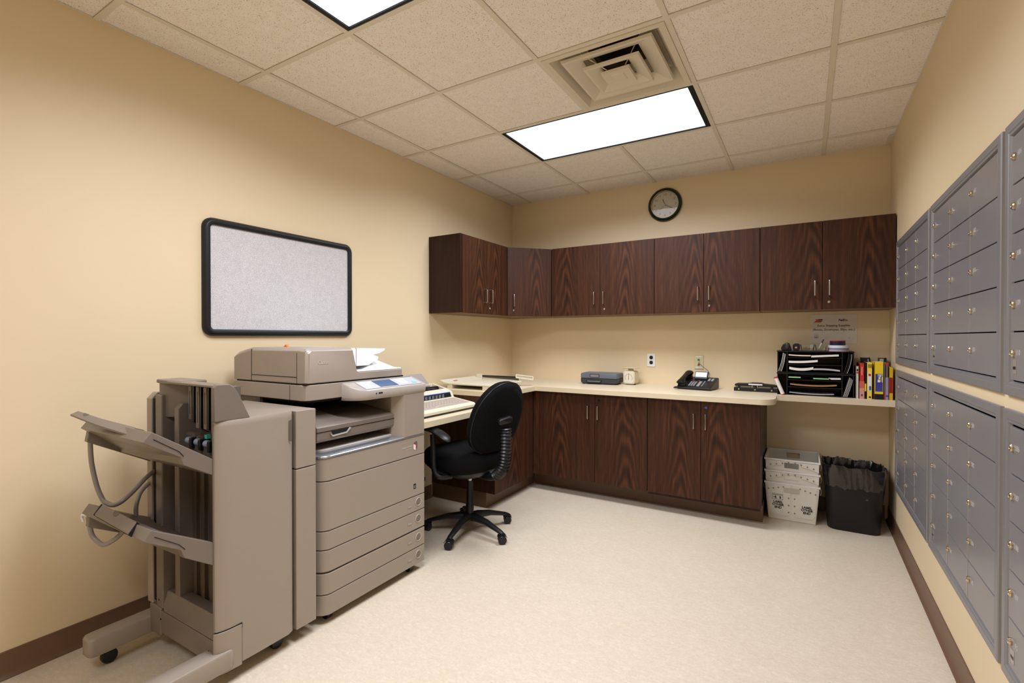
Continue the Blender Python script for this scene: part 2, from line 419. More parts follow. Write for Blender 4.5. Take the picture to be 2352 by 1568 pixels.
# ------------------------------------------------------------------ wall cabinets
UZ0, UZ1, UD = 1.462, 2.062, .31
def dpull(face, px, py, z0, z1, d=.028, r=.0046):
    mb = MB()
    if face == 'back': P = lambda u, o, z: (px+u, py-o, z)
    elif face == 'left': P = lambda u, o, z: (px+o, py+u, z)
    else:
        n = Vector((face[0], face[1], 0)).normalized(); P = lambda u, o, z: (px+n.x*o, py+n.y*o, z)
    zc = (z0+z1)/2
    mb.tube([P(0, 0, z0), P(0, d-.006, z0), P(0, d-.001, z0+.004), P(0, d, z0+.010), P(0, d, z1-.010), P(0, d-.001, z1-.004), P(0, d-.006, z1), P(0, 0, z1)], r, 8)
    return mb
def lockmb(face, px, py, z, r=.0085):
    mb = MB()
    if face == 'back': M0 = on_back(px, py, z)
    elif face == 'left': M0 = on_left(px, py, z)
    else:
        n = Vector((face[0], face[1], 0)).normalized(); M0 = frame((px, py, z), Vector((0, 0, 1)).cross(n), (0, 0, 1))
    mb.lathe([(r, 0), (r, .004), (r*.75, .006), (r*.3, .006), (r*.28, .004), (.0003, .004)], 14, M0); return mb
def cab_door(root, x0, x1, y0, y1, z0, z1, handle=None, lock=None, face='back', lockmat=None):
    org = ((x0+x1)/2, (y0+y1)/2, (z0+z1)/2)
    d = finish('door', MB().box(x0, x1, y0, y1, z0, z1), WOODM, root, org=org, bevel=.0008, seg=1)
    if handle: finish('handle', dpull(face, *handle), CHROME, d)
    if lock: finish('lock', lockmb(face, *lock), lockmat or CHROME, d)
    return d
g2 = 'dark wood wall cabinets'
# left wall unit
t = thing('wall_cabinet', 'dark wood wall cabinet with two doors on the left wall, above the paper cutter', 'cabinet', (.15, -.93, UZ0), g2)
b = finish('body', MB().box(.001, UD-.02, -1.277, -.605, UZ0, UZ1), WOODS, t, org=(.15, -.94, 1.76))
finish('underside', MB().box(.004, UD-.003, -1.272, -.61, UZ0-.003, UZ0), UNDER, t)
finish('edge_strip', MB().box(UD-.02, UD-.001, -1.277, -1.252, UZ0, UZ1), WOODS, t)
cab_door(t, UD-.019, UD, -1.249, -.917, UZ0, UZ1, (UD, -.95, 1.555, 1.66), None, 'left')
cab_door(t, UD-.019, UD, -.914, -.60, UZ0, UZ1, (UD, -.868, 1.555, 1.662), (UD, -.874, 1.51), 'left')
# corner unit
t = thing('wall_cabinet', 'dark wood corner wall cabinet with a single angled door', 'cabinet', (.3, -.25, UZ0), g2)
finish('body', MB().prism([(.001, -.003), (.001, -.597), (UD-.02, -.597), (.592, -UD+.02), (.592, -.003)], UZ0, UZ1), WOODS, t, org=(.25, -.25, 1.76))
finish('underside', MB().prism([(.004, -.006), (.004, -.59), (UD-.015, -.59), (.585, -UD+.015), (.585, -.006)], UZ0-.003, UZ0), UNDER, t)
p0 = Vector((UD+.001, -.594, 0)); p1 = Vector((.594, -UD+.001, 0)); dv = (p1-p0).normalized(); nv = Vector((dv.y, -dv.x, 0))
Md = frame((*((p0+p1)/2).xy, 0), dv, (0, 0, 1))
L2 = (p1-p0).length/2
mbd = MB().box(-L2, L2, UZ0, UZ1, -.02, 0, Md)
d = finish('door', mbd, WOODM, t, org=((p0+p1)/2).xy.to_3d()+Vector((0, 0, 1.76)), bevel=.0008, seg=1)
hp = p0+dv*.055
finish('handle', dpull((nv.x, nv.y), hp.x, hp.y, 1.543, 1.65), CHROME, d)
finish('lock', lockmb((nv.x, nv.y), hp.x, hp.y, 1.51), CHROME, d)
ulab = ['dark wood double wall cabinet next to the angled corner cabinet', 'dark wood double wall cabinet under the wall clock', 'dark wood double wall cabinet at the right end, above the paper sign']
for k, (xa, xm, xb, h1, h2, lx) in enumerate(((.600, 1.056, 1.514, 1.01, 1.092, 1.096), (1.515, 1.888, 2.270, 1.849, 1.928, 1.928), (2.271, 2.65, 3.046, 2.607, 2.69, 2.688))):
    t = thing('wall_cabinet', ulab[k], 'cabinet', ((xa+xb)/2, -UD/2, UZ0), g2)
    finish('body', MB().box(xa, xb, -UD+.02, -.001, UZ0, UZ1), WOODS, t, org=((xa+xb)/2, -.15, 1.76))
    finish('underside', MB().box(xa+.002, xb-.002, -UD+.003, -.004, UZ0-.003, UZ0), UNDER, t)
    cab_door(t, xa+.0015, xm-.0015, -UD, -UD+.019, UZ0, UZ1, (h1, -UD, 1.552, 1.658))
    cab_door(t, xm+.0015, xb-.0015, -UD, -UD+.019, UZ0, UZ1, (h2, -UD, 1.552, 1.658), (lx, -UD, 1.511))

# ------------------------------------------------------------------ base cabinets
DF, DZ = -.655, .135
g3 = 'dark wood base cabinets'
t = thing('base_cabinet', 'dark wood base cabinet on the left wall beside the desk and chair', 'cabinet', (.28, -.95, 0), g3)
finish('body', MB().box(.003, .6, -1.245, -.66, .115, .826), WOODM, t, org=(.6, -.95, .5))
finish('toe_base', MB().box(.003, .52, -1.24, -.5, .001, .114), COVE, t)
t = thing('base_cabinet', 'dark wood double base cabinet in the corner below the grey case', 'cabinet', (1.08, -.3, 0), g3)
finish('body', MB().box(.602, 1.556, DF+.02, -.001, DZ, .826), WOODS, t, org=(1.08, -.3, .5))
finish('toe_base', MB().box(.521, 1.556, -.49, -.002, 0, DZ-.001), COVE, t)
finish('filler', MB().box(.602, .66, DF, DF+.019, DZ, .826), WOODM, t, org=(.64, DF, .3))
cab_door(t, .662, 1.1455, DF, DF+.019, DZ, .826, (1.095, DF, .632, .735))
cab_door(t, 1.1485, 1.555, DF, DF+.019, DZ, .826, (1.176, DF, .632, .737), (1.182, DF, .783), lockmat=BLACK)
t = thing('base_cabinet', 'dark wood double base cabinet beside the white mail totes', 'cabinet', (1.93, -.3, 0), g3)
finish('body', MB().box(1.557, 2.30, DF+.02, -.001, DZ-.02, .826), WOODS, t, org=(1.93, -.3, .5))
finish('toe_base', MB().box(1.557, 2.304, -.49, -.002, 0, .114), COVE, t)
cab_door(t, 1.559, 1.928, DF, DF+.019, DZ, .826, (1.885, DF, .631, .739))
cab_door(t, 1.931, 2.30, DF, DF+.019, DZ, .826, (1.963, DF, .631, .741), (1.965, DF, .783), lockmat=mat('blue_lock', (80, 90, 190), .4))

# worktop: L shaped with shallow right run, one continuous surface
r = .09
arc = [(2.385-r+r*math.sin(a), -.689+r-r*math.cos(a)) for a in [math.radians(10*i) for i in range(10)]]
poly = [(0, -1.255), (.64, -1.255), (.64, -.689)]+arc+[(2.385, -.43), (2.375, -.375), (2.385, -.368), (W, -.362), (W, 0), (0, 0)]
poly[0] = (0, -1.262); poly[1] = (.64, -1.238)
o = finish('worktop', MB().prism(poly, CT-.038, CT), LAM, None, bevel=.0015)
tag(o, 'cream laminate L-shaped worktop on the dark base cabinets, narrowing at the right', 'countertop')
t = thing('desk', 'lower cream desk surface under the typewriter, between copier and dark cabinets', 'desk', (.3, -1.7, 0))
finish('desk_top', MB().box(.003, .62, -2.183, -1.266, .729, .767), LAM, t, bevel=.0015)
finish('support_panel', MB().box(.003, .57, -2.183, -2.15, 0, .728), WOODS, t)

# ------------------------------------------------------------------ pin board
t = thing('tack_board', 'grey speckled tack board with rounded black frame on the left wall', 'notice board', (0, -2.512, 1.57))
o_ = rrect(-2.972, -2.052, 1.277, 1.868, .05, 6); i_ = rrect(-2.938, -2.086, 1.311, 1.834, .018, 6)
m_ = rrect(-2.96, -2.064, 1.289, 1.856, .042, 6)
fr = MB()
P = lambda pts, xx: [(xx, p[0], p[1]) for p in pts]
mid = rrect(-2.955, -2.069, 1.294, 1.851, .035, 6)
fr.rings([P(o_, .001), P(o_, .014), P(m_, .026), P(mid, .028), P(i_, .020), P(i_, .001)], False, True)
finish('frame', fr, RUBFRAME, t, smooth_ang=60)
finish('panel', MB().prism(i_, .001, .012, 'x'), DOTS, t)

# ------------------------------------------------------------------ clock
t = thing('wall_clock', 'round wall clock with dark green rim above the wall cabinets', 'clock', (1.524, 0, 2.40))
MC = on_back(1.524, 0, 2.40)
finish('rim', MB().lathe([(.139, .0), (.141, .012), (.139, .02), (.132, .030), (.121, .034), (.114, .028), (.114, .0)], 48, MC, False), mat('clock_green', (14, 38, 34), .2), t, smooth_ang=60)
gold = MB().lathe([(.114, .026), (.116, .029), (.113, .029), (.111, .02)], 48, MC, False); gold.lathe([(.1405, .006), (.1435, .008), (.1405, .010)], 48, MC, False)
finish('gold_ring', gold, mat('clock_gold', (190, 165, 105), .3, .8), t)
face = finish('face', MB().lathe([(.113, .004), (.113, .010), (.0001, .010)], 48, MC), mat('clock_face', (236, 224, 208), .5), t)
nums = MB()
for h in range(1, 13):
    a = math.radians(90-30*h)
    s_ = str(h); k = text_mb(s_, .026, MC @ Matrix.Translation((.088*math.cos(a), .088*math.sin(a)-.009, .0105)), ext=.0003, shear=.15)
    nums.add(k.v, k.f)
finish('numerals', nums, mat('clock_numeral', (96, 76, 60), .5), face)
def hand(ang, L, wd, z):
    a = math.radians(90-ang); M1 = MC @ Matrix.Translation((0, 0, z)) @ Matrix.Rotation(a, 4, 'Z')
    return MB().prism([(-.012, -wd*.6), (L*.9, -wd), (L, 0), (L*.9, wd), (-.012, wd*.6)], 0, .0012, 'z', M1)
HM = mat('clock_hand', (120, 102, 84), .4, .3)
finish('hour_hand', hand(-20, .055, .0035, .012), HM, t); finish('minute_hand', hand(120, .085, .0018, .014), mat('clock_hand_dark', (70, 56, 46), .4), t)
finish('second_hand', hand(225, .075, .0007, .016), HM, t)
finish('hub', MB().lathe([(.004, .010), (.004, .019), (.0001, .019)], 12, MC), BRASS, t)
finish('glass', MB().lathe([(.112, .0262), (.06, .0264), (.0001, .0265)], 40, MC, False), GLASS, t)

# ------------------------------------------------------------------ outlet, phone jack, sign
t = thing('wall_outlet', 'white outlet plate with two black sockets above the counter', 'outlet', (1.409, 0, 1.075))
finish('plate', MB().box(1.374, 1.444, -.006, 0, 1.018, 1.132), WHITEP, t, bevel=.002)
for z in (1.097, 1.054):
    s_ = finish('socket', MB().prism([(1.409+.017*math.copysign(min(abs(math.cos(a)), .85), math.cos(a)), z+.0155*math.sin(a)) for a in [2*PI*i/20 for i in range(20)]], -.0085, -.005, 'y'), BLACK, t)
t = thing('phone_jack', 'almond wall plate with telephone jack above the phone', 'wall jack', (1.80, 0, 1.067))
finish('plate', MB().box(1.764, 1.836, -.006, 0, 1.010, 1.125), mat('almond', (214, 208, 166), .4), t, bevel=.002)
lb = MB().box(1.775, 1.825, -.0075, -.006, 1.108, 1.117); lb.box(1.775, 1.825, -.0075, -.006, 1.018, 1.027)
finish('label_window', lb, WHITE, t)
finish('jack', MB().box(1.791, 1.807, -.010, -.005, 1.078, 1.094), mat('jack_brown', (120, 110, 80), .5), t)
finish('plug', MB().box(1.794, 1.806, -.022, -.009, 1.062, 1.075), CREAM, t)
finish('red_jack', MB().box(1.792, 1.806, -.009, -.005, 1.038, 1.052), RED, t)
SG = mat('sign_paper', (224, 214, 200), .8)
t = thing('paper_sign', 'paper sign about extra shipping supplies taped above the black organizer', 'sign', (2.727, 0, 1.33))
finish('sheet', MB().box(2.588, 2.868, -.003, -.0005, 1.226, 1.438), SG, t)
INK = mat('sign_ink', (84, 58, 46), .6)
tx = text_mb('Extra Shipping Supplies\n(Boxes, Envelopes, Slips, etc.)', .0215, on_back(2.727, -.0035, 1.350), .0002, ls=1.35)
k = text_mb('L', .012, on_back(2.822, -.0035, 1.262)); tx.add(k.v, k.f)
finish('lettering', tx, INK, t)
fe = text_mb('Fed', .021, on_back(2.758, -.0035, 1.389), .0008, align='LEFT'); xw = max(v.x for v in fe.v)
finish('logo_text', fe, mat('logo_purple', (70, 30, 90), .6), t)
finish('logo_text', text_mb('Ex.', .021, on_back(xw+.001, -.0035, 1.389), .0006, align='LEFT'), mat('logo_brown', (110, 80, 62), .6), t)
lg = MB(); lg.prism([(2.618, 1.404), (2.612, 1.399), (2.634, 1.399), (2.638, 1.404)], -.0038, -.003, 'y'); lg.prism([(2.622, 1.397), (2.606, 1.383), (2.648, 1.383), (2.655, 1.388), (2.628, 1.388), (2.636, 1.397)], -.0038, -.003, 'y')
lg.prism([(2.600, 1.380), (2.597, 1.377), (2.650, 1.377), (2.655, 1.380)], -.0038, -.003, 'y')
finish('red_logo', lg, mat('logo_red', (196, 70, 50), .6), t)
lg = MB().box(2.634, 2.661, -.0038, -.003, 1.396, 1.405); lg.box(2.632, 2.658, -.0038, -.003, 1.388, 1.394)
finish('dark_logo', lg, INK, t)
sh = MB(); rects_frame(sh, [(2.609, 1.262), (2.633, 1.262), (2.633, 1.292), (2.609, 1.292)], [(2.610, 1.263), (2.632, 1.263), (2.632, 1.291), (2.610, 1.291)], -.0038, -.003, 'y')
k = text_mb('ups', .015, on_back(2.621, -.0035, 1.269), .0004); sh.add(k.v, k.f); sh.box(2.617, 2.625, -.0038, -.003, 1.284, 1.287)
finish('shield_logo', sh, INK, t)

# ------------------------------------------------------------------ mailboxes on the right wall
def mailbox(y_near_back, y_far, z0, z1, first, label, cols, upper):
    # y_near_back: edge nearer the back wall
    ya, yb = y_near_back, y_far
    XF = W-.012
    t = thing('mailbox_unit', label, 'mailboxes', (W, (ya+yb)/2, z0), 'grey metal mailbox units set in the right wall')
    fr = MB()
    Pq = lambda m, xx: [(xx, ya-m, z0+m), (xx, yb+m, z0+m), (xx, yb+m, z1-m), (xx, ya-m, z1-m)]
    fr.rings([Pq(0, W-.0005), Pq(0, W-.009), Pq(.003, XF), Pq(.026, XF), Pq(.028, XF+.002), Pq(.036, XF+.002), Pq(.038, XF+.0055), Pq(.041, XF+.0115)], False)
    fr.rings([Pq(.0405, XF+.0112), [(XF+.0112, (ya+yb)/2-.01, z0+.3), (XF+.0112, (ya+yb)/2+.01, z0+.3), (XF+.0112, (ya+yb)/2+.01, z0+.31), (XF+.0112, (ya+yb)/2-.01, z0+.31)]], True)
    finish('frame', fr, MB_FRAME, t, smooth_ang=20)
    yi0, yi1 = ya-.043, yb+.043; zt, zb = z1-.043, z0+.043
    cw = (yi0-yi1)/cols; rh = (zt-zb)/5
    n = first
    for c in range(cols):
        for r_ in range(5):
            a = yi0-c*cw-.002; b_ = yi0-(c+1)*cw+.002; top = zt-r_*rh-.0018; bot = zt-(r_+1)*rh+.0018
            d = MB(); xf = XF+.004
            d.cur = 0; d.box(xf, XF+.011, b_, a, bot, top)
            dm = finish('door', d, MB_PAINT, t, bevel=.0012, seg=1)
            if c > 0: finish('hinge_strip', MB().box(xf-.0012, xf+.003, a-.003, a+.0025, bot, top), MB_EDGE, dm)
            lk = MB(); ml = on_right(xf, a-.022, top-rh*.43)
            lk.lathe([(.0105, 0), (.0105, .004), (.008, .007), (.005, .0075), (.004, .006), (.0003, .006)], 14, ml)
            lk.box(-.001, .001, -.005, .005, .0062, .0078, ml)
            finish('lock', lk, BRASS, dm)
            finish('number', text_mb(str(n), .021, on_right(xf-.0002, a-.038, top-rh*.43-.004), align='LEFT', ext=.0002), ETCH, dm)
            if c == 0 and r_ == 4:
                lb = MB().box(xf-.001, xf, a-.045, a-.018, bot+.018, bot+.055)
                finish('maker_plate', lb, MB_EDGE, dm); finish('plate_mark', MB().box(xf-.0016, xf-.001, a-.041, a-.022, bot+.03, bot+.038), BLACK, dm)
            n += 1
U0, U1, D0, D1 = 1.107, 1.868, .313, 1.068
yA = (-.364, -1.308); yBq = (-1.345, -2.286); yC = (-2.318, -3.262)
mailbox(*yA, U0, U1, 76, 'upper grey mailbox unit nearest the wall cabinets', 3, True)
mailbox(*yBq, U0, U1, 91, 'upper grey mailbox unit between two others, middle of the three', 3, True)
mailbox(*yC, U0, U1, 106, 'upper grey mailbox unit cut off by the right edge of the photo', 3, True)
mailbox(*yA, D0, D1, 156, 'lower grey mailbox unit nearest the black waste bin', 3, False)
mailbox(*yBq, D0, D1, 171, 'lower grey mailbox unit in the middle of the three', 3, False)
mailbox(*yC, D0, D1, 186, 'lower grey mailbox unit cut off by the right edge of the photo', 3, False)

#PART2
# ------------------------------------------------------------------ copier
XF = .752
YL, YR = -2.862, -2.190
def front_outline(xb, xf, yl, yr, r=.06, seg=8):
    pts = [(xb, yr), (xb, yl)]
    pts += [(xf-r+r*math.sin(a)*1.0, yl+.018+r-r*math.cos(a)) if False else (xf-.07+.07*math.sin(a), yl+.055-.055*math.cos(a)) for a in [math.radians(90*i/seg) for i in range(seg+1)]]
    pts += [(xf, yr)]
    return pts
t = thing('photocopier', 'large taupe office copier with paper drawers and tilted control panel against the left wall', 'photocopier', (.40, -2.53, 0))
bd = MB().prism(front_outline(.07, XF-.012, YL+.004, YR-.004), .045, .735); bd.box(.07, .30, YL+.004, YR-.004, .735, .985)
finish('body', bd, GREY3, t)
finish('bay_back', MB().box(.30, .31, YL+.02, -2.35, .735, .985), DARKGAP, t)
def drawer(name, z0, z1, m=GREY):
    return finish(name, MB().prism(front_outline(.55, XF, YL, YR), z0, z1), m, t, bevel=.0025, smooth_ang=30)
cov = drawer('upper_cover', .636, .735)
fd = drawer('front_door', .416, .632)
for k, (a, b_) in enumerate(((.332, .412), (.234, .328), (.134, .226), (.042, .130))):
    dr = drawer('paper_drawer', a, b_)
    zc = (a+b_)/2+.006
    Mx = frame((XF, -2.240, zc), (0, 1, 0), (0, 0, 1))
    finish('button', MB().lathe([(.0175, .0015), (.014, .0025), (.0001, .0025)], 24, Mx), GREY2, dr, smooth_ang=30)
    finish('button_ring', MB().lathe([(.0175, 0), (.0195, .0025), (.0215, .0025), (.022, 0)], 24, Mx, False), PALE, dr)
    finish('size_label', MB().box(XF, XF+.0012, -2.322, -2.292, zc-.016, zc-.004), mat('label_grey', (150, 138, 124), .5), dr)
    s_ = MB()
    for q in range(4): s_.box(XF+.001, XF+.002, -2.320+q*.007, -2.3165+q*.007, zc-.014, zc-.006)
    finish('size_mark', s_, PALE, dr)
# hinge strips left of the drawers
hs = MB().box(.60, .715, YL-.006, YL+.001, .05, .225); finish('side_hinge', hs, GREY2, t)
finish('side_hinge', MB().box(.60, .715, YL-.006, YL+.001, .235, .415), GREY2, t)
finish('side_hinge', MB().box(.60, .715, YL-.006, YL+.001, .42, .62), GREY2, t)
# badges
bg = MB(); My = on_left(XF, -2.262, .684)
bg.cur = 0; bg.prism([(-.014, -.014), (.001, -.022), (.001, .006), (-.014, .014)], 0, .0015, 'z', My)
finish('cube_badge', bg, WHITE, fd if False else cov)
bg = MB(); bg.prism([(-.014, .014), (.001, .006), (.001, -.022), (.005, -.020), (.005, .009), (-.014, .019)], 0, .0018, 'z', My); finish('cube_badge_edge', bg, RED, cov)
bg = MB(); bg.prism([(.005, -.020), (.014, -.012), (.014, .020), (.006, .027), (-.012, .020), (.005, .009)], 0, .0012, 'z', My); finish('cube_badge_side', bg, SILVER, cov)
finish('lettering', text_mb('imageRUNNER', .0125, on_left(XF+.0004, -2.325, .686), .0002), PALE, cov)
finish('lettering', text_mb('ADVANCE', .009, on_left(XF+.0004, -2.309, .674), .0001), PALE, cov)
eb = MB(); eb.prism([(-2.277, .455), (-2.258, .455), (-2.258, .482), (-2.277, .482)], XF, XF+.0008, 'x'); finish('energy_badge', eb, BLACK, fd)
eb = MB(); eb.prism([(-2.274, .468), (-2.262, .470), (-2.262, .4725), (-2.274, .4705)], XF+.0006, XF+.0014, 'x'); eb.prism([(-2.275, .462), (-2.260, .462), (-2.260, .464), (-2.275, .464)], XF+.0006, XF+.0014, 'x'); finish('energy_badge_mark', eb, PALE, fd)
# silver bay lip
def lip(xb, xf, dz, z0, z1, yr=YR):
    return MB().prism(front_outline(xb, xf, YL-.002+dz, yr), z0, z1)
sl = MB(); A = front_outline(.60, XF+.002, YL-.002, -2.345); B = front_outline(.60, XF-.045, YL+.02, -2.345)
sl.rings([[(p[0], p[1], .736) for p in A], [(p[0], p[1], .742) for p in A], [(p[0]-.004, p[1]+.002, .747) for p in A], [(p[0], p[1], .757) for p in B]], True)
finish('silver_lip', sl, SILVER, t, smooth_ang=50)
finish('silver_lip_end', MB().box(.60, XF+.002, -2.3455, YR, .7355, .742), SILVER, t, bevel=.0015)
tr = MB(); Cc = front_outline(.31, XF-.05, YL+.02, -2.35)
tr.prism(Cc, .752, .766); finish('lower_output_tray', tr, PALE, t, bevel=.006, seg=3)
# inner output tray block
ot = MB(); ot.prism([(.31, .80), (.70, .80), (.712, .812), (.712, .868), (.70, .878), (.45, .905), (.31, .91)], YL+.012, -2.352, 'y')
ob_ = finish('output_tray', ot, GREY2, t, bevel=.004)
finish('tray_seam', MB().box(.708, .7135, YL+.012, -2.353, .846, .849), DARKGAP, ob_)
hg = MB(); hg.prism([(-2.775, .848), (-2.765, .828), (-2.69, .832), (-2.675, .848)], .709, .7145, 'x'); finish('grip_recess', hg, DARKGAP, ob_)
hg = MB(); hg.prism([(-2.785, .838), (-2.77, .820), (-2.69, .824), (-2.665, .845), (-2.672, .848), (-2.69, .830), (-2.768, .826)], .710, .718, 'x'); finish('grip_edge', hg, PALE, ob_)
rg = MB(); rg.rings([[(.34, -2.85, .90), (.70, -2.85, .872), (.70, -2.66, .875), (.34, -2.66, .905)], [(.36, -2.84, .945), (.60, -2.84, .915), (.56, -2.72, .92), (.36, -2.72, .945)]]); finish('tray_ramp', rg, GREY2, ob_, bevel=.003)
# right column
co = MB(); co.prism([(.31, YR), (.31, -2.335), (.70, -2.39), (XF-.012, -2.36), (XF, -2.345), (XF, YR)], .743, .972)
finish('right_column', co, GREY, t, bevel=.003)
# scanner unit
SX = .66
def scan(xb, xf, yl, yr, ch=.03): return [(xb, yr), (xb, yl), (xf-ch, yl), (xf-ch*.35, yl+ch*.3), (xf, yl+ch), (xf, yr)]
finish('scanner_base', MB().prism(scan(.10, SX, -2.87, -2.2), .985, 1.056), GREY, t, bevel=.004)
sb = MB().prism(scan(.13, SX-.03, -2.84, -2.22), .972, .986); finish('scanner_shadow_gap', sb, DARKGAP, t)
# document feeder: side profile (y,z) with sculpted front; three sections by x
def ringyz(x, zt, inset, zb=1.062):
    return [(x, -2.87+inset, zb), (x, -2.25-inset, zb), (x, -2.25-inset, 1.098), (x, -2.565, 1.098), (x, -2.578, 1.106), (x, -2.605, zt), (x, -2.855+inset, zt), (x, -2.87+inset, zt-.014)]
af = MB()
af.rings([ringyz(.10, 1.185, .0), ringyz(.13, 1.20, 0), ringyz(.24, 1.222, 0), ringyz(SX-.045, 1.224, 0), ringyz(SX-.012, 1.219, .006), ringyz(SX, 1.208, .02)])
adf = finish('document_feeder', af, GREY, t, bevel=.004, seg=3)
dk = MB(); dk.prism([(1.062, 0)], 0, 0) if False else None
dk = MB().rings([[(SX-.05, -2.83, 1.058), (SX+.001, -2.83, 1.066), (SX+.001, -2.83, 1.092), (SX-.05, -2.83, 1.092)], [(SX-.05, -2.25, 1.058), (SX+.003, -2.25, 1.062), (SX+.003, -2.25, 1.094), (SX-.05, -2.25, 1.094)]])
finish('feeder_shadow_line', MB().box(.12, SX-.006, -2.866, -2.252, 1.0555, 1.063), DARKGAP, adf)
finish('cover_seam', MB().box(.251, .254, -2.8708, -2.86, 1.063, 1.213), DARKGAP, adf)
sm = MB().box(.255, .60, -2.8708, -2.86, 1.089, 1.092); sm.box(.60, .602, -2.8708, -2.86, 1.063, 1.2); finish('cover_seam', sm, DARKGAP, adf)
finish('base_seam', MB().box(.55, .552, -2.8708, -2.86, .987, 1.054), DARKGAP, adf)
finish('lettering', text_mb('Canon', .022, on_left(SX+.0006, -2.775, 1.148), .0005), PALE, adf)
wf = MB()
def wr_(x, s=0): return [(x, -2.61, 1.122+s), (x, -2.42, 1.122+s), (x, -2.385, 1.142), (x, -2.36, 1.146), (x, -2.352, 1.165), (x, -2.50, 1.213-s), (x, -2.61, 1.224-s)]
wf.rings([wr_(.13), wr_(.565), wr_(.572, .004)]); f2 = finish('feeder_cover', wf, WHITEP, t, bevel=.003)
finish('cover_seam', MB().box(.20, .5735, -2.508, -2.5065, 1.124, 1.2145), GREY2, f2)
it = MB(); it.rings([[(x, -2.50, 1.195), (x, -2.30, 1.205), (x, -2.255, 1.208), (x, -2.255, 1.196), (x, -2.30, 1.180), (x, -2.42, 1.165)] for x in (.18, .52)])
finish('input_tray', it, WHITEP, t, bevel=.003)
et = MB(); et.rings([[(x, -2.575, 1.099), (x, -2.255, 1.099), (x, -2.262, 1.106), (x, -2.31, zz), (x, -2.345, zz), (x, -2.46, 1.103), (x, -2.575, 1.102)] for x, zz in ((.13, 1.15), (.50, 1.148), (.60, 1.108), (.645, 1.102))])
finish('eject_tray', et, WHITEP, t, bevel=.002)
finish('tab', MB().prism([(.40, 1.224), (.43, 1.224), (.415, 1.236)], -2.80, -2.788, 'y'), ORANGE, t)
# control panel
cp = [(SX, YR+.004), (SX, -2.672)] + [(SX+.005+.092*math.sin(a), -2.585-.085*math.cos(a)) for a in [math.radians(8+82*i/8) for i in range(9)]] + [(XF+.006, YR+.004)]
def ptop(x): return 1.052-(x-SX)*.36
c0 = MB(); R0 = [[(p[0]-.008, p[1]+.004, .968) for p in cp], [(p[0]-.003, p[1], .974) for p in cp], [(p[0], p[1], .984) for p in cp], [(p[0], p[1], ptop(p[0])-.006) for p in cp], [(p[0]-.004, p[1]+.002, ptop(p[0])) for p in cp]]
c0.rings(R0); pn = finish('control_panel', c0, mat('panel_taupe', (170, 160, 149), .32), t, smooth_ang=45)
sl_ = math.atan(.36); Mp = frame((SX, YR, 1.0525), (0, 1, 0), (math.cos(sl_), 0, -math.sin(sl_))) if False else None
def pp(x, y, dz=0): return (x, y, ptop(x)+dz)
def patch(x0, x1, y0, y1, dz, h, skew=0):
    return MB().rings([[pp(x0, y0, dz), pp(x1, y0, dz), pp(x1, y1, dz), pp(x0, y1, dz)], [pp(x0, y0, dz+h), pp(x1, y0, dz+h), pp(x1, y1, dz+h), pp(x0, y1, dz+h)]])
finish('panel_face', patch(.668, .748, -2.60, -2.205, 0, .001), mat('panel_white', (190, 192, 196), .3), pn)
finish('display', patch(.672, .742, -2.50, -2.375, .001, .0012), SCREEN, pn)
finish('start_key', patch(.722, .738, -2.26, -2.235, .001, .003), TEAL, pn)
for i in range(4):
    for j in range(3):
        finish('key', patch(.676+i*.014, .686+i*.014, -2.345+j*.020, -2.331+j*.020, .001, .0025), WHITEP, pn)
for a, b_ in ((.680, -2.585), (.700, -2.575), (.720, -2.56), (.680, -2.545)): finish('key', patch(a, a+.010, b_, b_+.022, .001, .0025), WHITEP, pn)
finish('port', MB().box(XF+.0055, XF+.007, -2.530, -2.505, .994, 1.0), BLACK, pn)
finish('port', MB().cyl((XF+.006, -2.545, .996), .0035, .002, 'x', 12), BLACK, pn)
for x, y in ((.70, -2.79), (.71, -2.27), (.12, -2.8), (.12, -2.25)):
    cs = MB().cyl((x, y, .022), .022, .028, 'y', 18); cs.box(x-.018, x+.018, y-.018, y+.018, .03, .046)
    finish('caster', cs, BLACK, t)

# ------------------------------------------------------------------ finisher with output trays
t = thing('copier_finisher', 'taupe copier finisher on casters with two angled paper trays, left of the copier', 'copier finisher', (.5, -3.1, 0))
FX = .757
fb = MB().box(.235, .699, -3.20, -2.889, .06, .966)
finish('body', fb, GREY, t, bevel=.003)
op = [(.70, -2.99), (.70, -3.20), (.7365, -3.205), (.7365, -3.302)] + [(.7365+(FX-.7365)*math.sin(a), -3.235-.067*math.cos(a)) for a in [math.radians(90*i/9) for i in range(1, 10)]] + [(FX+.002, -3.15), (FX, -3.02), (FX-.012, -2.995), (FX-.03, -2.99)]
fdr = MB(); fdr.rings([[(p[0], p[1], z) for p in op] for z in (.062, .945, .958)] + [[(p[0]-.004, p[1]+.003, .967) for p in op]])
# carve-look: separate lower corner cover
dd = finish('front_door', fdr, GREY, t, smooth_ang=30)
cc = [p for p in op if p[1] < -3.21]; cc = [(.7355, -3.213), (.7355, -3.306)]+[(p[0]+.002, p[1]-.003) for p in cc if p[0] > .7366]+[(FX+.004, -3.213)]
finish('corner_cover', MB().prism(cc, .052, .205), GREY, t, bevel=.003, smooth_ang=30)
finish('door_seam', MB().prism([(p[0]-.0012, p[1]+.0012) for p in cc], .19, .2085), DARKGAP, t)
finish('door_seam', MB().box(.70, FX+.0008, -3.2135, -3.2115, .055, .2085), DARKGAP, t)
finish('door_edge', MB().box(.7355, .7405, -3.3045, -3.29, .206, .96), GREY2, dd)
gr = MB().rings([[(FX+.0005, -3.005-.0+dy, z) for dy, z in ((0, .845), (0, .935), (-.012, .930), (-.012, .850))], [(FX+.0015, -3.005+dy, z) for dy, z in ((0, .845), (0, .935), (-.012, .930), (-.012, .850))]])
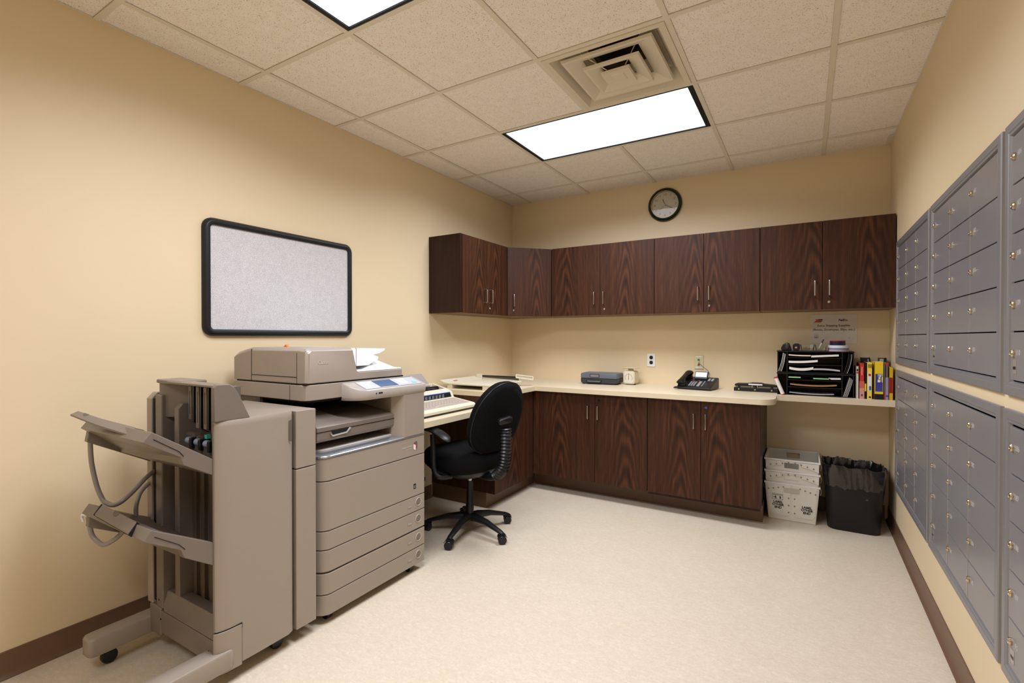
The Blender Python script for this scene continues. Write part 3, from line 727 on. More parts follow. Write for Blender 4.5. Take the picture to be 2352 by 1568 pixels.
finish('grip', gr, GREY3, dd)
finish('side_panel', MB().box(.7005, FX-.003, -2.982, -2.887, .726, .966), GREY, t, bevel=.003)
finish('side_panel', MB().box(.7005, FX-.003, -2.982, -2.887, .058, .722), GREY, t, bevel=.003)
finish('side_gap', MB().box(.7002, FX-.03, -2.99, -2.885, .07, .95), DARKGAP, t)
# top shroud
prof = [(-3.302, 1.096), (-3.292, 1.1), (-3.25, 1.098), (-3.232, 1.085), (-3.218, 1.062), (-3.176, .966), (-3.236, .966), (-3.236, 1.084), (-3.302, 1.088)]
finish('top_shroud', MB().prism(prof, .40, FX-.02, 'x'), GREY2, t, bevel=.002, smooth_ang=30)
prof2 = [(-3.304, .967), (-3.304, 1.09), (-3.296, 1.1), (-3.25, 1.098), (-3.232, 1.085), (-3.218, 1.062), (-3.174, .967)]
finish('shroud_cheek', MB().prism(prof2, .728, FX-.004, 'x'), GREY2, t, bevel=.003, smooth_ang=30)
# left column, inner wall
lc = MB(); lc.prism([(.305, -3.302), (.36, -3.302), (.36, -3.20), (.30, -3.20)], .185, 1.04)
lc.prism([(.305, -3.288), (.362, -3.288), (.45, -3.245), (.47, -3.2), (.305, -3.2)], .95, 1.088)
lc.prism([(.300, -3.296), (.37, -3.300), (.50, -3.296), (.50, -3.2), (.300, -3.2)], 1.085, 1.101)
finish('left_column', lc, GREY2, t, bevel=.005)
finish('column_slot', MB().box(.275, .307, -3.296, -3.21, .20, 1.02), BLACKM, t)
bc = MB(); bc.prism([(-3.302, .185), (-3.302, 1.02), (-3.28, 1.045), (-3.21, 1.045), (-3.21, .185)], .232, .276, 'x'); finish('back_cover', bc, GREY, t, bevel=.003)
finish('inner_column', MB().prism([(-3.285, .2), (-3.285, .99), (-3.27, 1.01), (-3.22, 1.01), (-3.22, .2)], .42, .455, 'x'), GREY2, t, bevel=.004)
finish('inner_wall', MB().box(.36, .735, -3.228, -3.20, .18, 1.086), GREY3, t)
for i, (x, wd, z0) in enumerate(((.475, .02, .93), (.505, .010, .92), (.53, .022, .90), (.56, .008, .90), (.585, .022, .90), (.615, .008, .90), (.64, .022, .89), (.672, .010, .885))):
    finish('guide_rib', MB().prism([(-3.228, z0), (-3.258, z0+.02), (-3.258, 1.078), (-3.228, 1.084)], x, x+wd, 'x'), BLACK if i % 2 else GREY2, t)
    if i % 2 == 0: finish('guide_groove', MB().box(x+wd*.5-.001, x+wd*.5+.001, -3.2588, -3.256, z0+.04, 1.06), DARKGAP, t)
for x in (.47, .53, .59, .65): finish('lower_rib', MB().box(x, x+.024, -3.242, -3.226, .24, .80), mat('finisher_inner', (86, 74, 60), .5), t, bevel=.002)
for x in (.515, .575, .635): finish('seam_rib', MB().box(x, x+.004, -3.234, -3.226, .28, .80), BLACKM, t)
finish('right_post', MB().box(.716, .734, -3.296, -3.265, .2, 1.08), GREY2, t, bevel=.003)
finish('post_slot', MB().box(.700, .716, -3.285, -3.255, .22, .96), BLACKM, t)
for x in (.495, .56, .625):
    ro = MB().cyl((x, -3.262, .868), .0135, .028, 'x', 18); finish('roller', ro, mat('roller_blue_grey', (150, 162, 185), .35), t)
    finish('roller_mount', MB().box(x+.015, x+.034, -3.275, -3.235, .84, .882), BLACK, t, bevel=.003)
finish('roller_shelf', MB().box(.455, .70, -3.262, -3.235, .80, .856), GREY3, t, bevel=.002)
cmb = MB()
for i in range(9): cmb.box(.46+i*.008, .464+i*.008, -3.262, -3.24, .885, .897)
cmb.box(.456, .54, -3.255, -3.235, .876, .886); finish('comb', cmb, GREY2, t)
finish('indicator_chip', MB().box(.612, .628, -3.268, -3.255, .888, .902), mat('chip_teal', (60, 190, 165), .4), t)
# bottom cross members
finish('lower_panel', MB().box(.30, .734, -3.300, -3.282, .085, .172), GREY2, t, bevel=.003)
lp = MB(); lp.prism([(-3.300, .175), (-3.300, .205), (-3.285, .255), (-3.24, .255), (-3.24, .175)], .36, .735, 'x'); finish('shelf_panel', lp, GREY2, t, bevel=.003)
finish('corner_block', MB().box(.25, .345, -3.304, -3.21, .07, .185), GREY2, t, bevel=.008)
for x, z in ((.34, .14), (.70, .128), (.33, .215)): finish('screw', MB().cyl((x, -3.3015, z), .004, .003, 'y', 10), BLACK, t)
def foot(x0, x1, ye, m):
    o2 = rrect(x0, x1, ye, -3.24, .018, 4)
    return finish('foot', MB().slab(o2, [(0.004, .062), (0, .066), (0, .122), (.005, .129), (.012, .131)]), m, t, smooth_ang=50)
foot(.188, .262, -3.505, GREY); foot(.688, .764, -3.62, GREY)
for x, y in ((.222, -3.43), (.742, -3.56), (.70, -3.04), (.30, -2.96)):
    cs = MB().lathe([(.008, -.016), (.024, -.014), (.027, -.008), (.027, .008), (.024, .014), (.008, .016)], 20, Matrix.Translation((x, y, .027)) @ Matrix.Rotation(PI/2, 4, 'Y')); cs.box(x-.014, x+.014, y-.016, y+.016, .036, .064)
    finish('caster', cs, BLACK, t, smooth_ang=50)
# trays
def tray(rt, et, eb, m1, m2, rb, flap_out):
    (ry, rz), (ey, ez), (by, bz), (n1y, n1z), (n2y, n2z), (qy, qz) = rt, et, eb, m1, m2, rb
    def sec(x, low, back):
        k = (.73-x)/.49 if back else 0
        f = lambda yy: rz+(ez-rz)*(ry-yy)/(ry-ey)
        y1 = ey+.045; y2 = ey+.040
        return [(x, ry, rz-low), (x, y1, f(y1)-low), (x, y2, f(y2)), (x, ey, ez), (x, by, bz), (x, by+.004+.046*k, bz-.004-.036*k), (x, n1y+.004, n1z-.024*k), (x, n2y+.004, n2z-.012*k), (x, qy, qz-.008*k)]
    mb = MB().rings([sec(.738, .0, 1), sec(.712, .0, 1), sec(.704, .016, 1), sec(.30, .016, 1), sec(.285, .004, 1), sec(.24, .004, 1)])
    tr_ = finish('paper_tray', mb, GREY2, t, bevel=.0025)
    finish('tray_end', MB().prism([(ry, rz), (ey, ez-.012), (by+.012, bz-.052), (n1y, n1z-.036), (qy, qz-.012)], .236, .262, 'x'), GREY2, tr_, bevel=.003)
    pb = MB()
    for i in range(5):
        xx = .34+i*.07; f = lambda yy: rz+(ez-rz)*(ry-yy)/(ry-ey)
        pb.rings([[(xx, ry, f(ry)-.016), (xx+.006, ry, f(ry)-.016), (xx+.006, ry, f(ry)-.012), (xx, ry, f(ry)-.012)], [(xx, ey+.05, f(ey+.05)-.016), (xx+.006, ey+.05, f(ey+.05)-.016), (xx+.006, ey+.05, f(ey+.05)-.012), (xx, ey+.05, f(ey+.05)-.012)]])
    finish('tray_rib', pb, GREY2, tr_)
    th = .006
    def strip(pts, name, m):   # pts list of ((near edge),(far edge)) forming a plate
        mb = MB(); mb.rings([[Vector(a), Vector(b), Vector(b)-Vector((0, 0, th)), Vector(a)-Vector((0, 0, th))] for a, b in pts]); return finish(name, mb, m, tr_, bevel=.001)
    def notch(A_, B_, u0, rad):
        n0, f0, n1, f1 = [Vector(p) for p in (A_[0], A_[1], B_[0], B_[1])]
        fc = f0.lerp(f1, u0); ud = (f1-f0).normalized(); vd = (n0.lerp(n1, u0)-fc).normalized(); nn = ud.cross(vd); nn = nn if nn.z > 0 else -nn
        pts = [fc+ud*rad*math.cos(a)+vd*rad*math.sin(a)*.9 for a in [PI*i/12 for i in range(13)]]
        finish('thumb_notch', MB().rings([[p-nn*.002 for p in pts], [p+nn*.0008 for p in pts]]), GREY3, tr_)
    if flap_out:
        strip([((.615, -3.507, .943), (.592, -3.480, .962)), ((.435, -3.537, .966), (.405, -3.510, .980)), ((.255, -3.552, .989), (.251, -3.528, .998))], 'extension_flap', GREY2)
        notch(((.435, -3.537, .966), (.405, -3.510, .980)), ((.255, -3.552, .989), (.251, -3.528, .998)), .62, .015)
        sl = MB().rings([[(.62, -3.470, .9525), (.45, -3.470, .9525), (.45, -3.462, .947), (.62, -3.462, .947)], [(.62, -3.470, .9545), (.45, -3.470, .9545), (.45, -3.462, .949), (.62, -3.462, .949)]]); finish('flap_slot', sl, BLACKM, tr_)
    else:
        q0 = [(.655, -3.5225, .616), (.365, -3.5225, .632), (.345, -3.492, .6595), (.635, -3.492, .6465)]
        mb = MB().rings([[Vector(p)+Vector((0, .004, -.004)) for p in q0], [Vector(p)+Vector((0, -.0008, .0008)) for p in q0]]); finish('flap_slot', mb, BLACKM, tr_)
        strip([((.645, -3.5235, .625), (.630, -3.494, .650)), ((.380, -3.5235, .639), (.362, -3.494, .662))], 'extension_flap', GREY2)
        notch(((.645, -3.5235, .625), (.630, -3.494, .650)), ((.380, -3.5235, .639), (.362, -3.494, .662)), .55, .020)
    finish('side_seam', MB().tube([(.7385, n2y+.006, n2z+.03), (.7385, n1y-.002, n1z+.022), (.7385, by+.03, bz+.006)], .0012, 6), DARKGAP, tr_)
tray((-3.30, .832), (-3.494, .963), (-3.519, .932), (-3.411, .861), (-3.405, .834), (-3.30, .774), True)
tray((-3.30, .533), (-3.496, .644), (-3.517, .613), (-3.413, .546), (-3.402, .515), (-3.30, .45), False)
hz = MB().tube([(0.21, -3.48, 0.877), (0.205, -3.475, 0.792), (0.222, -3.465, 0.7), (0.247, -3.455, 0.648), (0.27, -3.45, 0.637), (0.30, -3.44, 0.632), (0.32, -3.42, 0.645), (0.312, -3.38, 0.672), (0.290, -3.32, 0.715), (0.262, -3.25, 0.74)], .0085, 10, 4)
finish('hose', hz, CABLE, t, smooth_ang=80)
hz = MB().tube([(0.275, -3.355, 0.50), (0.279, -3.36, 0.583), (0.269, -3.35, 0.62), (0.255, -3.33, 0.65), (0.25, -3.29, 0.684)], .008, 10, 4)
finish('hose', hz, CABLE, t, smooth_ang=80)
hz = MB().tube([(0.188, -3.48, 0.58), (0.201, -3.475, 0.514), (0.227, -3.465, 0.486), (0.253, -3.455, 0.476), (0.28, -3.44, 0.489), (0.297, -3.42, 0.51), (0.300, -3.39, 0.545)], .0085, 10, 4)
finish('hose', hz, CABLE, t, smooth_ang=80)
finish('hook', MB().tube([(.235, -3.50, .60), (.21, -3.505, .598), (.20, -3.503, .585), (.205, -3.50, .57)], .004, 8, 3), WHITEP, t)

# ------------------------------------------------------------------ typewriter
t = thing('typewriter', 'cream electric typewriter on the lower desk behind the copier', 'typewriter', (.31, -1.68, CT-.1))
TZ = .768
sp = [(.545, TZ+.012), (.548, TZ+.03), (.535, TZ+.042), (.36, TZ+.068), (.352, TZ+.072), (.335, TZ+.108), (.325, TZ+.113), (.28, TZ+.128), (.275, TZ+.105), (.165, TZ+.115), (.165, TZ+.155), (.09, TZ+.155), (.082, TZ+.15), (.082, TZ+.012)]
b_ = finish('body', MB().prism(sp, -1.965, -1.41, 'y'), CREAM, t, bevel=.003)
finish('base', MB().box(.09, .54, -1.955, -1.42, TZ, TZ+.014), BLACK, t)
chk = [(.335, TZ+.109), (.28, TZ+.130), (.16, TZ+.158), (.16, TZ+.10), (.335, TZ+.09)]
finish('side_cheek', MB().prism(chk, -1.43, -1.411, 'y'), CREAM, t, bevel=.003); finish('side_cheek', MB().prism(chk, -1.964, -1.945, 'y'), CREAM, t, bevel=.003)
finish('platen', MB().cyl((.215, -1.688, TZ+.125), .019, .50, 'y', 20), BLACK, t); finish('carriage', MB().box(.17, .275, -1.945, -1.43, TZ+.10, TZ+.118), BLACKM, t)
cr = MB().box(.235, .27, -1.60, -1.50, TZ+.115, TZ+.135); finish('paper_bail', cr, BLACK, t, bevel=.003)
sd = Vector((-.017, 0, .036)).normalized()
def onsl(x0, z0, y0, y1, l0, l1, dx): # panel on the slanted strip
    n = Vector((.036, 0, .017)).normalized()
    P_ = lambda l, o, y: (x0+sd.x*l+n.x*o, y, z0+sd.z*l+n.z*o)
    return MB().rings([[P_(l0, 0, y0), P_(l1, 0, y0), P_(l1, dx, y0), P_(l0, dx, y0)], [P_(l0, 0, y1), P_(l1, 0, y1), P_(l1, dx, y1), P_(l0, dx, y1)]])
lp_ = finish('legend_panel', onsl(.353, TZ+.072, -1.95, -1.44, .002, .034, .001), BLACK, t)
finish('legend_stripe', onsl(.353, TZ+.072, -1.95, -1.44, .034, .039, .0012), mat('stripe_blue', (70, 110, 190), .4), t)
lt = MB()
for r_ in range(4):
    for q in range(12):
        k = onsl(.353, TZ+.072, -1.94+q*.036+r_*.003, -1.918+q*.036+r_*.003, .006+r_*.006, .008+r_*.006, .0016); lt.add(k.v, k.f)
finish('legend_print', lt, mat('legend_grey', (160, 165, 170), .5), lp_)
kt = lambda x: TZ+.042+(.535-x)*(.026/.175)
finish('keyboard_well', MB().rings([[(.515, -1.955, kt(.515)), (.368, -1.955, kt(.368)), (.368, -1.435, kt(.368)), (.515, -1.435, kt(.515))], [(.515, -1.955, kt(.515)+.001), (.368, -1.955, kt(.368)+.001), (.368, -1.435, kt(.368)+.001), (.515, -1.435, kt(.515)+.001)]]), CREAM2, t)
def keyb(x, y, wx_, wy_):
    z = kt(x)
    return MB().rings([[(x-wx_/2, y-wy_/2, z), (x+wx_/2, y-wy_/2, z), (x+wx_/2, y+wy_/2, z), (x-wx_/2, y+wy_/2, z)], [(x-wx_*.36, y-wy_*.36, z+.008), (x+wx_*.36, y-wy_*.36, z+.008), (x+wx_*.36, y+wy_*.36, z+.008), (x-wx_*.36, y+wy_*.36, z+.008)]])
for r_ in range(4):
    for q in range(14): finish('key', keyb(.415+r_*.020, -1.925+q*.0300+r_*.006, .018, .025), KEYC, t)
finish('space_bar', keyb(.497, -1.68, .017, .22), KEYC, t)
sc_ = MB(); sc_.prism([(.17, TZ+.14), (.165, TZ+.150), (.085, TZ+.232), (.080, TZ+.228), (.155, TZ+.142)], -1.93, -1.46, 'y'); finish('paper_support', sc_, mat('smoke_grey', (168, 158, 152), .45), t, bevel=.002)
finish('sticker', MB().rings([[(.318, -1.50, TZ+.1165), (.318, -1.46, TZ+.1165), (.295, -1.46, TZ+.125), (.295, -1.50, TZ+.125)], [(.318, -1.50, TZ+.1172), (.318, -1.46, TZ+.1172), (.295, -1.46, TZ+.1257), (.295, -1.50, TZ+.1257)]]), WHITE, t)

# ------------------------------------------------------------------ paper cutter
t = thing('paper_cutter', 'cream guillotine paper cutter with black blade arm on the left end of the worktop', 'paper cutter', (.3, -.95, CT))
bz = CT+.042
finish('board', MB().box(.10, .53, -1.185, -.72, bz-.012, bz), CREAM, t, bevel=.003)
for x in (.13, .47):
    finish('base_block', MB().box(x-.025, x+.025, -1.18, -.73, CT, bz-.012), CREAM, t, bevel=.002)
rl = MB().prism([(.045, bz+.022), (.10, bz+.004), (.125, bz+.004), (.125, bz-.006), (.10, bz-.010)], -1.20, -.72, 'y'); finish('ruler_ledge', rl, CREAM, t, bevel=.002)
finish('ruler_mark', MB().box(.09, .094, -1.08, -1.03, bz+.008, bz+.011), RED, t)
bl = MB().prism([(.10, bz+.026), (.50, bz+.020), (.52, bz+.030), (.505, bz+.044), (.47, bz+.034), (.10, bz+.032)], -.716, -.708, 'y'); finish('blade_arm', bl, BLACK, t, bevel=.001)
finish('blade', MB().prism([(.12, bz+.028), (.49, bz+.022), (.49, bz+.002), (.12, bz+.012)], -.7085, -.706, 'y'), mat('blade_steel', (90, 90, 92), .3, .8), t)
hd = MB(); Mh = frame((.545, -.705, bz+.03), (.83, .5, -.12), (0, 0, 1))
o2 = rrect(-.075, .075, -.016, .016, .006, 3); i2 = rrect(-.066, .066, -.009, .009, .004, 3)
rects_frame(hd, o2, i2, -.012, .012, 'z', Mh); hd.prism(i2, -.004, .004, 'z', Mh); finish('handle', hd, CREAM, t, bevel=.001)
finish('hinge_block', MB().box(.075, .125, -.735, -.70, bz, bz+.04), CREAM, t, bevel=.004)

# ------------------------------------------------------------------ office chair (local frame, faces -x)
t = thing('office_chair', 'black fabric swivel chair with armrests and star base at the lower desk', 'chair', (.676, -1.66, 0), None, True, math.radians(-13))
def blob(o2, th, r, Mx, seg=5):
    prof = [(r*(1-math.sin(a)), -th/2+r*(1-math.cos(a))) for a in [math.radians(90*i/seg) for i in range(seg+1)]][::1]
    prof = [(r*(1-math.cos(a)), -th/2+r*(1-math.sin(a))) for a in [math.radians(90-90*i/seg) for i in range(seg+1)]]
    prof += [(r*(1-math.cos(a)), th/2-r*(1-math.sin(a))) for a in [math.radians(90*i/seg) for i in range(seg+1)]]
    return MB().slab(o2, prof, Mx)
seat_o = [(x*1.0, y) for x, y in rrect(-.25, .21, -.245, .245, .12, 6)]
finish('seat', blob(seat_o, .125, .05, Matrix.Translation((0, 0, .495))), FABRIC, t, smooth_ang=80)
finish('seat_pan', MB().slab(rrect(-.22, .19, -.215, .215, .10, 5), [(.03, .405), (0, .43), (0, .44)]), BLACK, t, smooth_ang=50)
bo = []
for i in range(40):
    a = 2*PI*i/40; cx_, sz = math.cos(a), math.sin(a)
    wd = .228*(1-.10*max(0, sz)**2); hh_ = .238 if sz > 0 else .225
    e = .78
    wd = .212*(1-.20*max(0, sz)**1.5)*(1-.10*max(0, -sz)**2); bo.append((wd*math.copysign(abs(cx_)**e, cx_), hh_*math.copysign(abs(sz)**e, sz)))
Mb = frame((.222, .035, .765), (0, 1, 0), (.26, .10, 1))
bk = blob(bo, .085, .034, Mb); bk.v = [Vector((v.x-.30*(v.y**2), v.y, v.z)) for v in bk.v]
bb = finish('backrest', bk, FABRIC, t, smooth_ang=80)
pip = [Mb @ Vector((p[0]*1.0, p[1]*1.0, .018)) for p in bo]; pip = [Vector((v.x-.30*v.y**2, v.y, v.z)) for v in pip]
finish('piping', MB().tube(pip, .0035, 6, closed=True), BLACK, bb)
shell = [(p[0]*.9, p[1]*.9) for p in bo]; sh_ = MB().slab(shell, [(0, .028), (.004, .042), (.03, .048)], Mb); sh_.v = [Vector((v.x-.30*(v.y**2), v.y, v.z)) for v in sh_.v]
finish('back_shell', sh_, FABRIC, bb, smooth_ang=60)
jb = [(.05, 0, .405), (.16, 0, .395), (.25, 0, .415), (.305, 0, .47), (.325, 0, .55), (.33, 0, .64), (.328, 0, .72)]
finish('back_bar', MB().tube(jb, .024, 10, 5), BLACK, t, smooth_ang=80)
bel = MB(); path = smooth([Vector(p) for p in jb[2:]], 9)
rr = [.036 if i % 2 else .029 for i in range(len(path))]; R = []
for i, p in enumerate(path):
    tt = (path[min(i+1, len(path)-1)]-path[max(0, i-1)]).normalized(); a_ = Vector((0, 1, 0)); u_ = a_.cross(tt).normalized()
    R.append([p+a_*rr[i]*1.15*math.cos(2*PI*k/16)+u_*rr[i]*math.sin(2*PI*k/16) for k in range(16)])
bel.rings(R); finish('bellows', bel, BLACK, t, smooth_ang=20)
hk = MB().slab(rrect(-.052, .052, -.02, .02, .018, 5), [(.006, -.018), (0, -.010), (0, .012), (.008, .02)], frame((.322, 0, .765), (.10, 1, .15), (0, -.15, 1))); finish('back_knob', hk, BLACK, t, smooth_ang=50)
for s_ in (-1, 1):
    arm = MB().tube([(.06, s_*.20, .415), (.03, s_*.275, .42), (.0, s_*.29, .47), (-.01, s_*.288, .58), (-.02, s_*.285, .675)], .016, 10, 4); ar = finish('armrest', arm, BLACK, t, smooth_ang=80)
    pd = MB(); Rp = []
    for i in range(11):
        u_ = i/10; x_ = -.15+.29*u_; zz = .700-.030*(2*u_-.7)**2+.004; wdt = .040*(1-.35*(2*u_-1)**4); hgt = .014*(1-.4*(2*u_-1)**6)
        if i in (0, 10): wdt *= .4; hgt *= .5
        Rp.append([(x_, s_*.282+wdt*math.cos(2*PI*k/14), zz+hgt*math.sin(2*PI*k/14)) for k in range(14)])
    finish('arm_pad', pd.rings(Rp), BLACK, ar, smooth_ang=70)
finish('gas_lift', MB().cyl((0, 0, .36), .0135, .085, 'z', 20), mat('chrome_lift', (225, 220, 205), .3, .4), t)
finish('column', MB().lathe([(.024, .0), (.026, .01), (.026, .10), (.022, .105), (.022, .24), (.0205, .25)], 20, Matrix.Translation((0, 0, .085))), BLACK, t, smooth_ang=40)
finish('mechanism', MB().box(-.10, .13, -.05, .05, .385, .43), BLACK, t, bevel=.01)
finish('lever', MB().tube([(.0, -.05, .405), (.0, -.19, .40), (-.0, -.235, .395)], .006, 8), BLACK, t)
for i, a in enumerate((-10, -80, 62, 134, 206)):
    a = math.radians(a+13); c_, s_ = math.cos(a), math.sin(a)
    R = []
    for r_, z, wd, h in ((.0, .10, .036, .055), (.06, .105, .030, .05), (.15, .098, .024, .036), (.23, .078, .019, .028), (.275, .066, .017, .024), (.29, .062, .014, .016)):
        R.append([(r_*c_-s_*wd*math.cos(q)*1.0, r_*s_+c_*wd*math.cos(q), z+h/2*math.sin(q)) for q in [2*PI*k/10 for k in range(10)]])
    lg_ = finish('base_leg', MB().rings(R), BLACK, t, smooth_ang=60)
    Mw = Matrix.Translation((.285*c_, .285*s_, .027)) @ Matrix.Rotation(a+.9*(i+1), 4, 'Z')
    wl = MB()
    for q in (-1, 1): wl.lathe([(.004, -.009), (.024, -.009), (.026, -.006), (.026, .006), (.023, .009), (.004, .009)], 20, Mw @ Matrix.Translation((0, q*.014, 0)) @ Matrix.Rotation(PI/2, 4, 'X'))
    wl.cyl((0, 0, 0), .004, .03, 'z', 8) if False else None
    hood = MB(); Rh = [[Mw @ Vector((.030*math.cos(b__), yy, .006+.030*math.sin(b__))) for b__ in [math.radians(20+140*k/8) for k in range(9)]]+[Mw @ Vector((.027*math.cos(b__), yy, .006+.027*math.sin(b__))) for b__ in [math.radians(160-140*k/8) for k in range(9)]] for yy in (-.022, .022)]
    wl.rings(Rh); finish('caster', wl, BLACK, lg_, smooth_ang=40)
t = thing('recycling_bin', 'blue recycling bin under the lower desk beside the copier', 'bin', (.155, -1.82, 0))
BSH = -.115
rb = MB(); rb.rings([[(x, y, 0) for x, y in rrect(.16, .38, -1.96, -1.67, .03)], [(x, y, .29) for x, y in rrect(.13, .41, -1.99, -1.635, .03)], [(x, y, .29) for x, y in rrect(.14, .40, -1.98, -1.645, .03)], [(x, y, .02) for x, y in rrect(.17, .37, -1.95, -1.68, .03)]]); rb.v = [Vector((v.x+BSH, v.y-.02, v.z)) for v in rb.v]; finish('shell', rb, BLUEB, t)
rm = MB(); rects_frame(rm, rrect(.122, .418, -1.998, -1.627, .035), rrect(.14, .40, -1.98, -1.645, .03), .278, .298); rm.v = [Vector((v.x+BSH, v.y-.02, v.z)) for v in rm.v]; finish('rim', rm, BLUEB, t)

# ------------------------------------------------------------------ items on the worktop
# slate case
t = thing('carrying_case', 'slate grey latched case lying on the worktop, left of the dial scale', 'case', (1.02, -.18, CT))
R_ = Matrix.Translation((1.025, -.175, CT)) @ Matrix.Rotation(math.radians(3), 4, 'Z')
def cb(x0, x1, y0, y1, z0, z1): return MB().box(x0, x1, y0, y1, z0, z1, R_)
finish('lower_shell', MB().slab(rrect(-.16, .165, -.105, .10, .012, 3), [(.012, .008), (0, .016), (0, .048)], R_), CASED, t)
finish('seam', MB().slab(rrect(-.158, .163, -.103, .098, .012, 3), [(0, .048), (0, .053)], R_), BLACKM, t)
finish('lid', MB().slab(rrect(-.16, .165, -.105, .10, .012, 3), [(0, .053), (0, .084), (.006, .094), (.012, .096)], R_), CASEG, t, smooth_ang=40)
finish('plate', cb(-.07, .005, -.1065, -.098, .064, .083), SILVER, t); finish('plate_recess', cb(-.075, .01, -.1058, -.09, .060, .087), BLACK, t)
finish('handle', MB().tube([R_ @ Vector(p) for p in ((-.095, -.106, .030), (-.09, -.118, .026), (.015, -.118, .026), (.022, -.106, .030))], .005, 8), mat('handle_grey', (105, 112, 112), .35), t)
for x in (-.10, .025): finish('pin', MB().cyl(tuple(R_ @ Vector((x, -.108, .03))), .007, .008, 'y', 14), BLACK, t)
for x in (-.135, .13):
    for y in (-.085, .08): finish('foot', MB().cyl(tuple(R_ @ Vector((x, y, .0045))), .012, .009, 'z', 12), BLACK, t)
# postal scale
t = thing('dial_scale', 'small cream dial scale with flat weighing plate, beside the slate case', 'scale', (1.27, -.13, CT))
Rs = Matrix.Translation((1.27, -.13, CT)) @ Matrix.Rotation(math.radians(-6), 4, 'Z')
finish('housing', MB().prism([(x, z) for x, z in rrect(-.052, .052, .006, .118, .022, 5)], -.045, .045, 'y', Rs), IVM, t, bevel=.004, seg=3)
dl = finish('dial', MB().prism([(x, z) for x, z in rrect(-.042, .042, .014, .110, .018, 5)], -.048, -.044, 'y', Rs), DIAL, t)
tk = MB()
for i in range(28):
    a = math.radians(-120+i*240/27+90); M1 = Rs @ Matrix.Translation((0, -.0485, .060)) @ Matrix.Rotation(-a, 4, 'Y'); tk.box(.029, .035, -.0006, .0002, -.0006, .0006, M1)
finish('dial_ticks', tk, mat('tick_brown', (150, 110, 80), .5), dl)
finish('needle', MB().prism([(-.002, .045), (.002, .045), (.0008, .098), (-.0008, .098)], -.0505, -.049, 'y', Rs), RED, t)
finish('neck', MB().box(-.018, .018, -.016, .016, .116, .140, Rs), IVM, t)
finish('pan', MB().slab(rrect(-.062, .062, -.055, .055, .008, 3), [(.012, .139), (0, .1425), (0, .1445), (.002, .1445)], Rs), IVM, t)
for x in (-.035, .035): finish('foot', MB().cyl(tuple(Rs @ Vector((x, 0, .004))), .008, .008, 'z', 10), BLACK, t)
# desk phone
t = thing('desk_phone', 'black office telephone with tilted display on the worktop', 'telephone', (1.83, -.2, CT))
Rp_ = Matrix.Translation((1.825, -.21, CT)) @ Matrix.Rotation(math.radians(-9), 4, 'Z')
bp_ = finish('base', MB().prism([(-.11, .004), (-.112, .018), (.075, .088), (.10, .084), (.10, .004)], -.125, .135, 'x', Rp_), BLACK, t, bevel=.004)
tl = math.atan(.07/.187)
def ph(x, y, h=0): return Rp_ @ Vector((x, -.112+(y)*math.cos(tl)-h*math.sin(tl), .018+y*math.sin(tl)+h*math.cos(tl)))
def pb_(x0, x1, y0, y1, h0, h1):
    return MB().add([ph(x, y, h) for h in (h0, h1) for y in (y0, y1) for x in (x0, x1)], [(0, 2, 3, 1), (4, 5, 7, 6), (0, 1, 5, 4), (2, 6, 7, 3), (0, 4, 6, 2), (1, 3, 7, 5)])
hs_ = MB(); pth = smooth([ph(-.09, .005, .03), ph(-.088, .03, .042), ph(-.085, .10, .050), ph(-.082, .17, .046), ph(-.08, .195, .034)], 5); n_ = len(pth); Rr = []
for i, p in enumerate(pth):
    u_ = i/(n_-1); wd = .026+.006*math.cos(u_*2*PI); ht = .014+.008*math.cos(u_*2*PI)
    if i in (0, n_-1): wd *= .5; ht *= .5
    ax = (Rp_.to_3x3() @ Vector((1, 0, 0))); tt = (pth[min(i+1, n_-1)]-pth[max(0, i-1)]).normalized(); nn = ax.cross(tt)
    Rr.append([p+ax*wd*math.cos(2*PI*k/14)+nn*ht*math.sin(2*PI*k/14) for k in range(14)])
finish('handset', hs_.rings(Rr), BLACK, t, smooth_ang=70)
for yy in (.015, .165): finish('cradle', pb_(-.115, -.058, yy, yy+.03, -.002, .02), BLACK, t)
dsp = MB(); Mdp = Rp_ @ Matrix.Translation((-.005, .04, .088)) @ Matrix.Rotation(math.radians(-62), 4, 'X') @ Matrix.Rotation(math.radians(0), 4, 'Z')
Mdp = Rp_ @ frame((.012, .045, .085), (1, 0, 0), (0, .5, 1))
dh = finish('display_hood', MB().box(-.048, .052, -.012, .052, -.02, .004, Mdp), BLACK, t, bevel=.004); finish('display', MB().box(-.042, .046, .004, .044, .004, .006, Mdp), mat('display_pale', (226, 230, 228), .3), dh)
KG = mat('phone_key', (150, 150, 152), .4)
for i in range(3):
    for j in range(4): finish('key', pb_(-.042+i*.018, -.029+i*.018, .030+j*.020, .043+j*.020, 0, .004), KG, t)
finish('label_strip', pb_(.022, .042, .025, .115, 0, .002), KG, t); finish('label_strip', pb_(.058, .064, .03, .125, 0, .002), KG, t)
finish('label_strip', pb_(.075, .092, .13, .175, 0, .002), KG, t); finish('label_strip', pb_(.10, .117, .13, .175, 0, .002), KG, t)
finish('red_key', pb_(-.042, -.030, .120, .126, 0, .004), RED, t); finish('red_key', pb_(.010, .022, .120, .126, 0, .004), RED, t)
coil = [ph(-.09, .0, .012)+Vector((-.012*1-.03*math.sin(u*PI*.9)+.007*math.cos(u*60), -.018+.006*math.sin(u*60)+.02*u, -.012-.005*u+.005*math.sin(u*60+1))) for u in [i/90 for i in range(91)]]
coil = [Vector((c.x, c.y, max(c.z, CT+.004))) for c in coil]
finish('cord', MB().tube(coil, .0028, 6), BLACK, t)
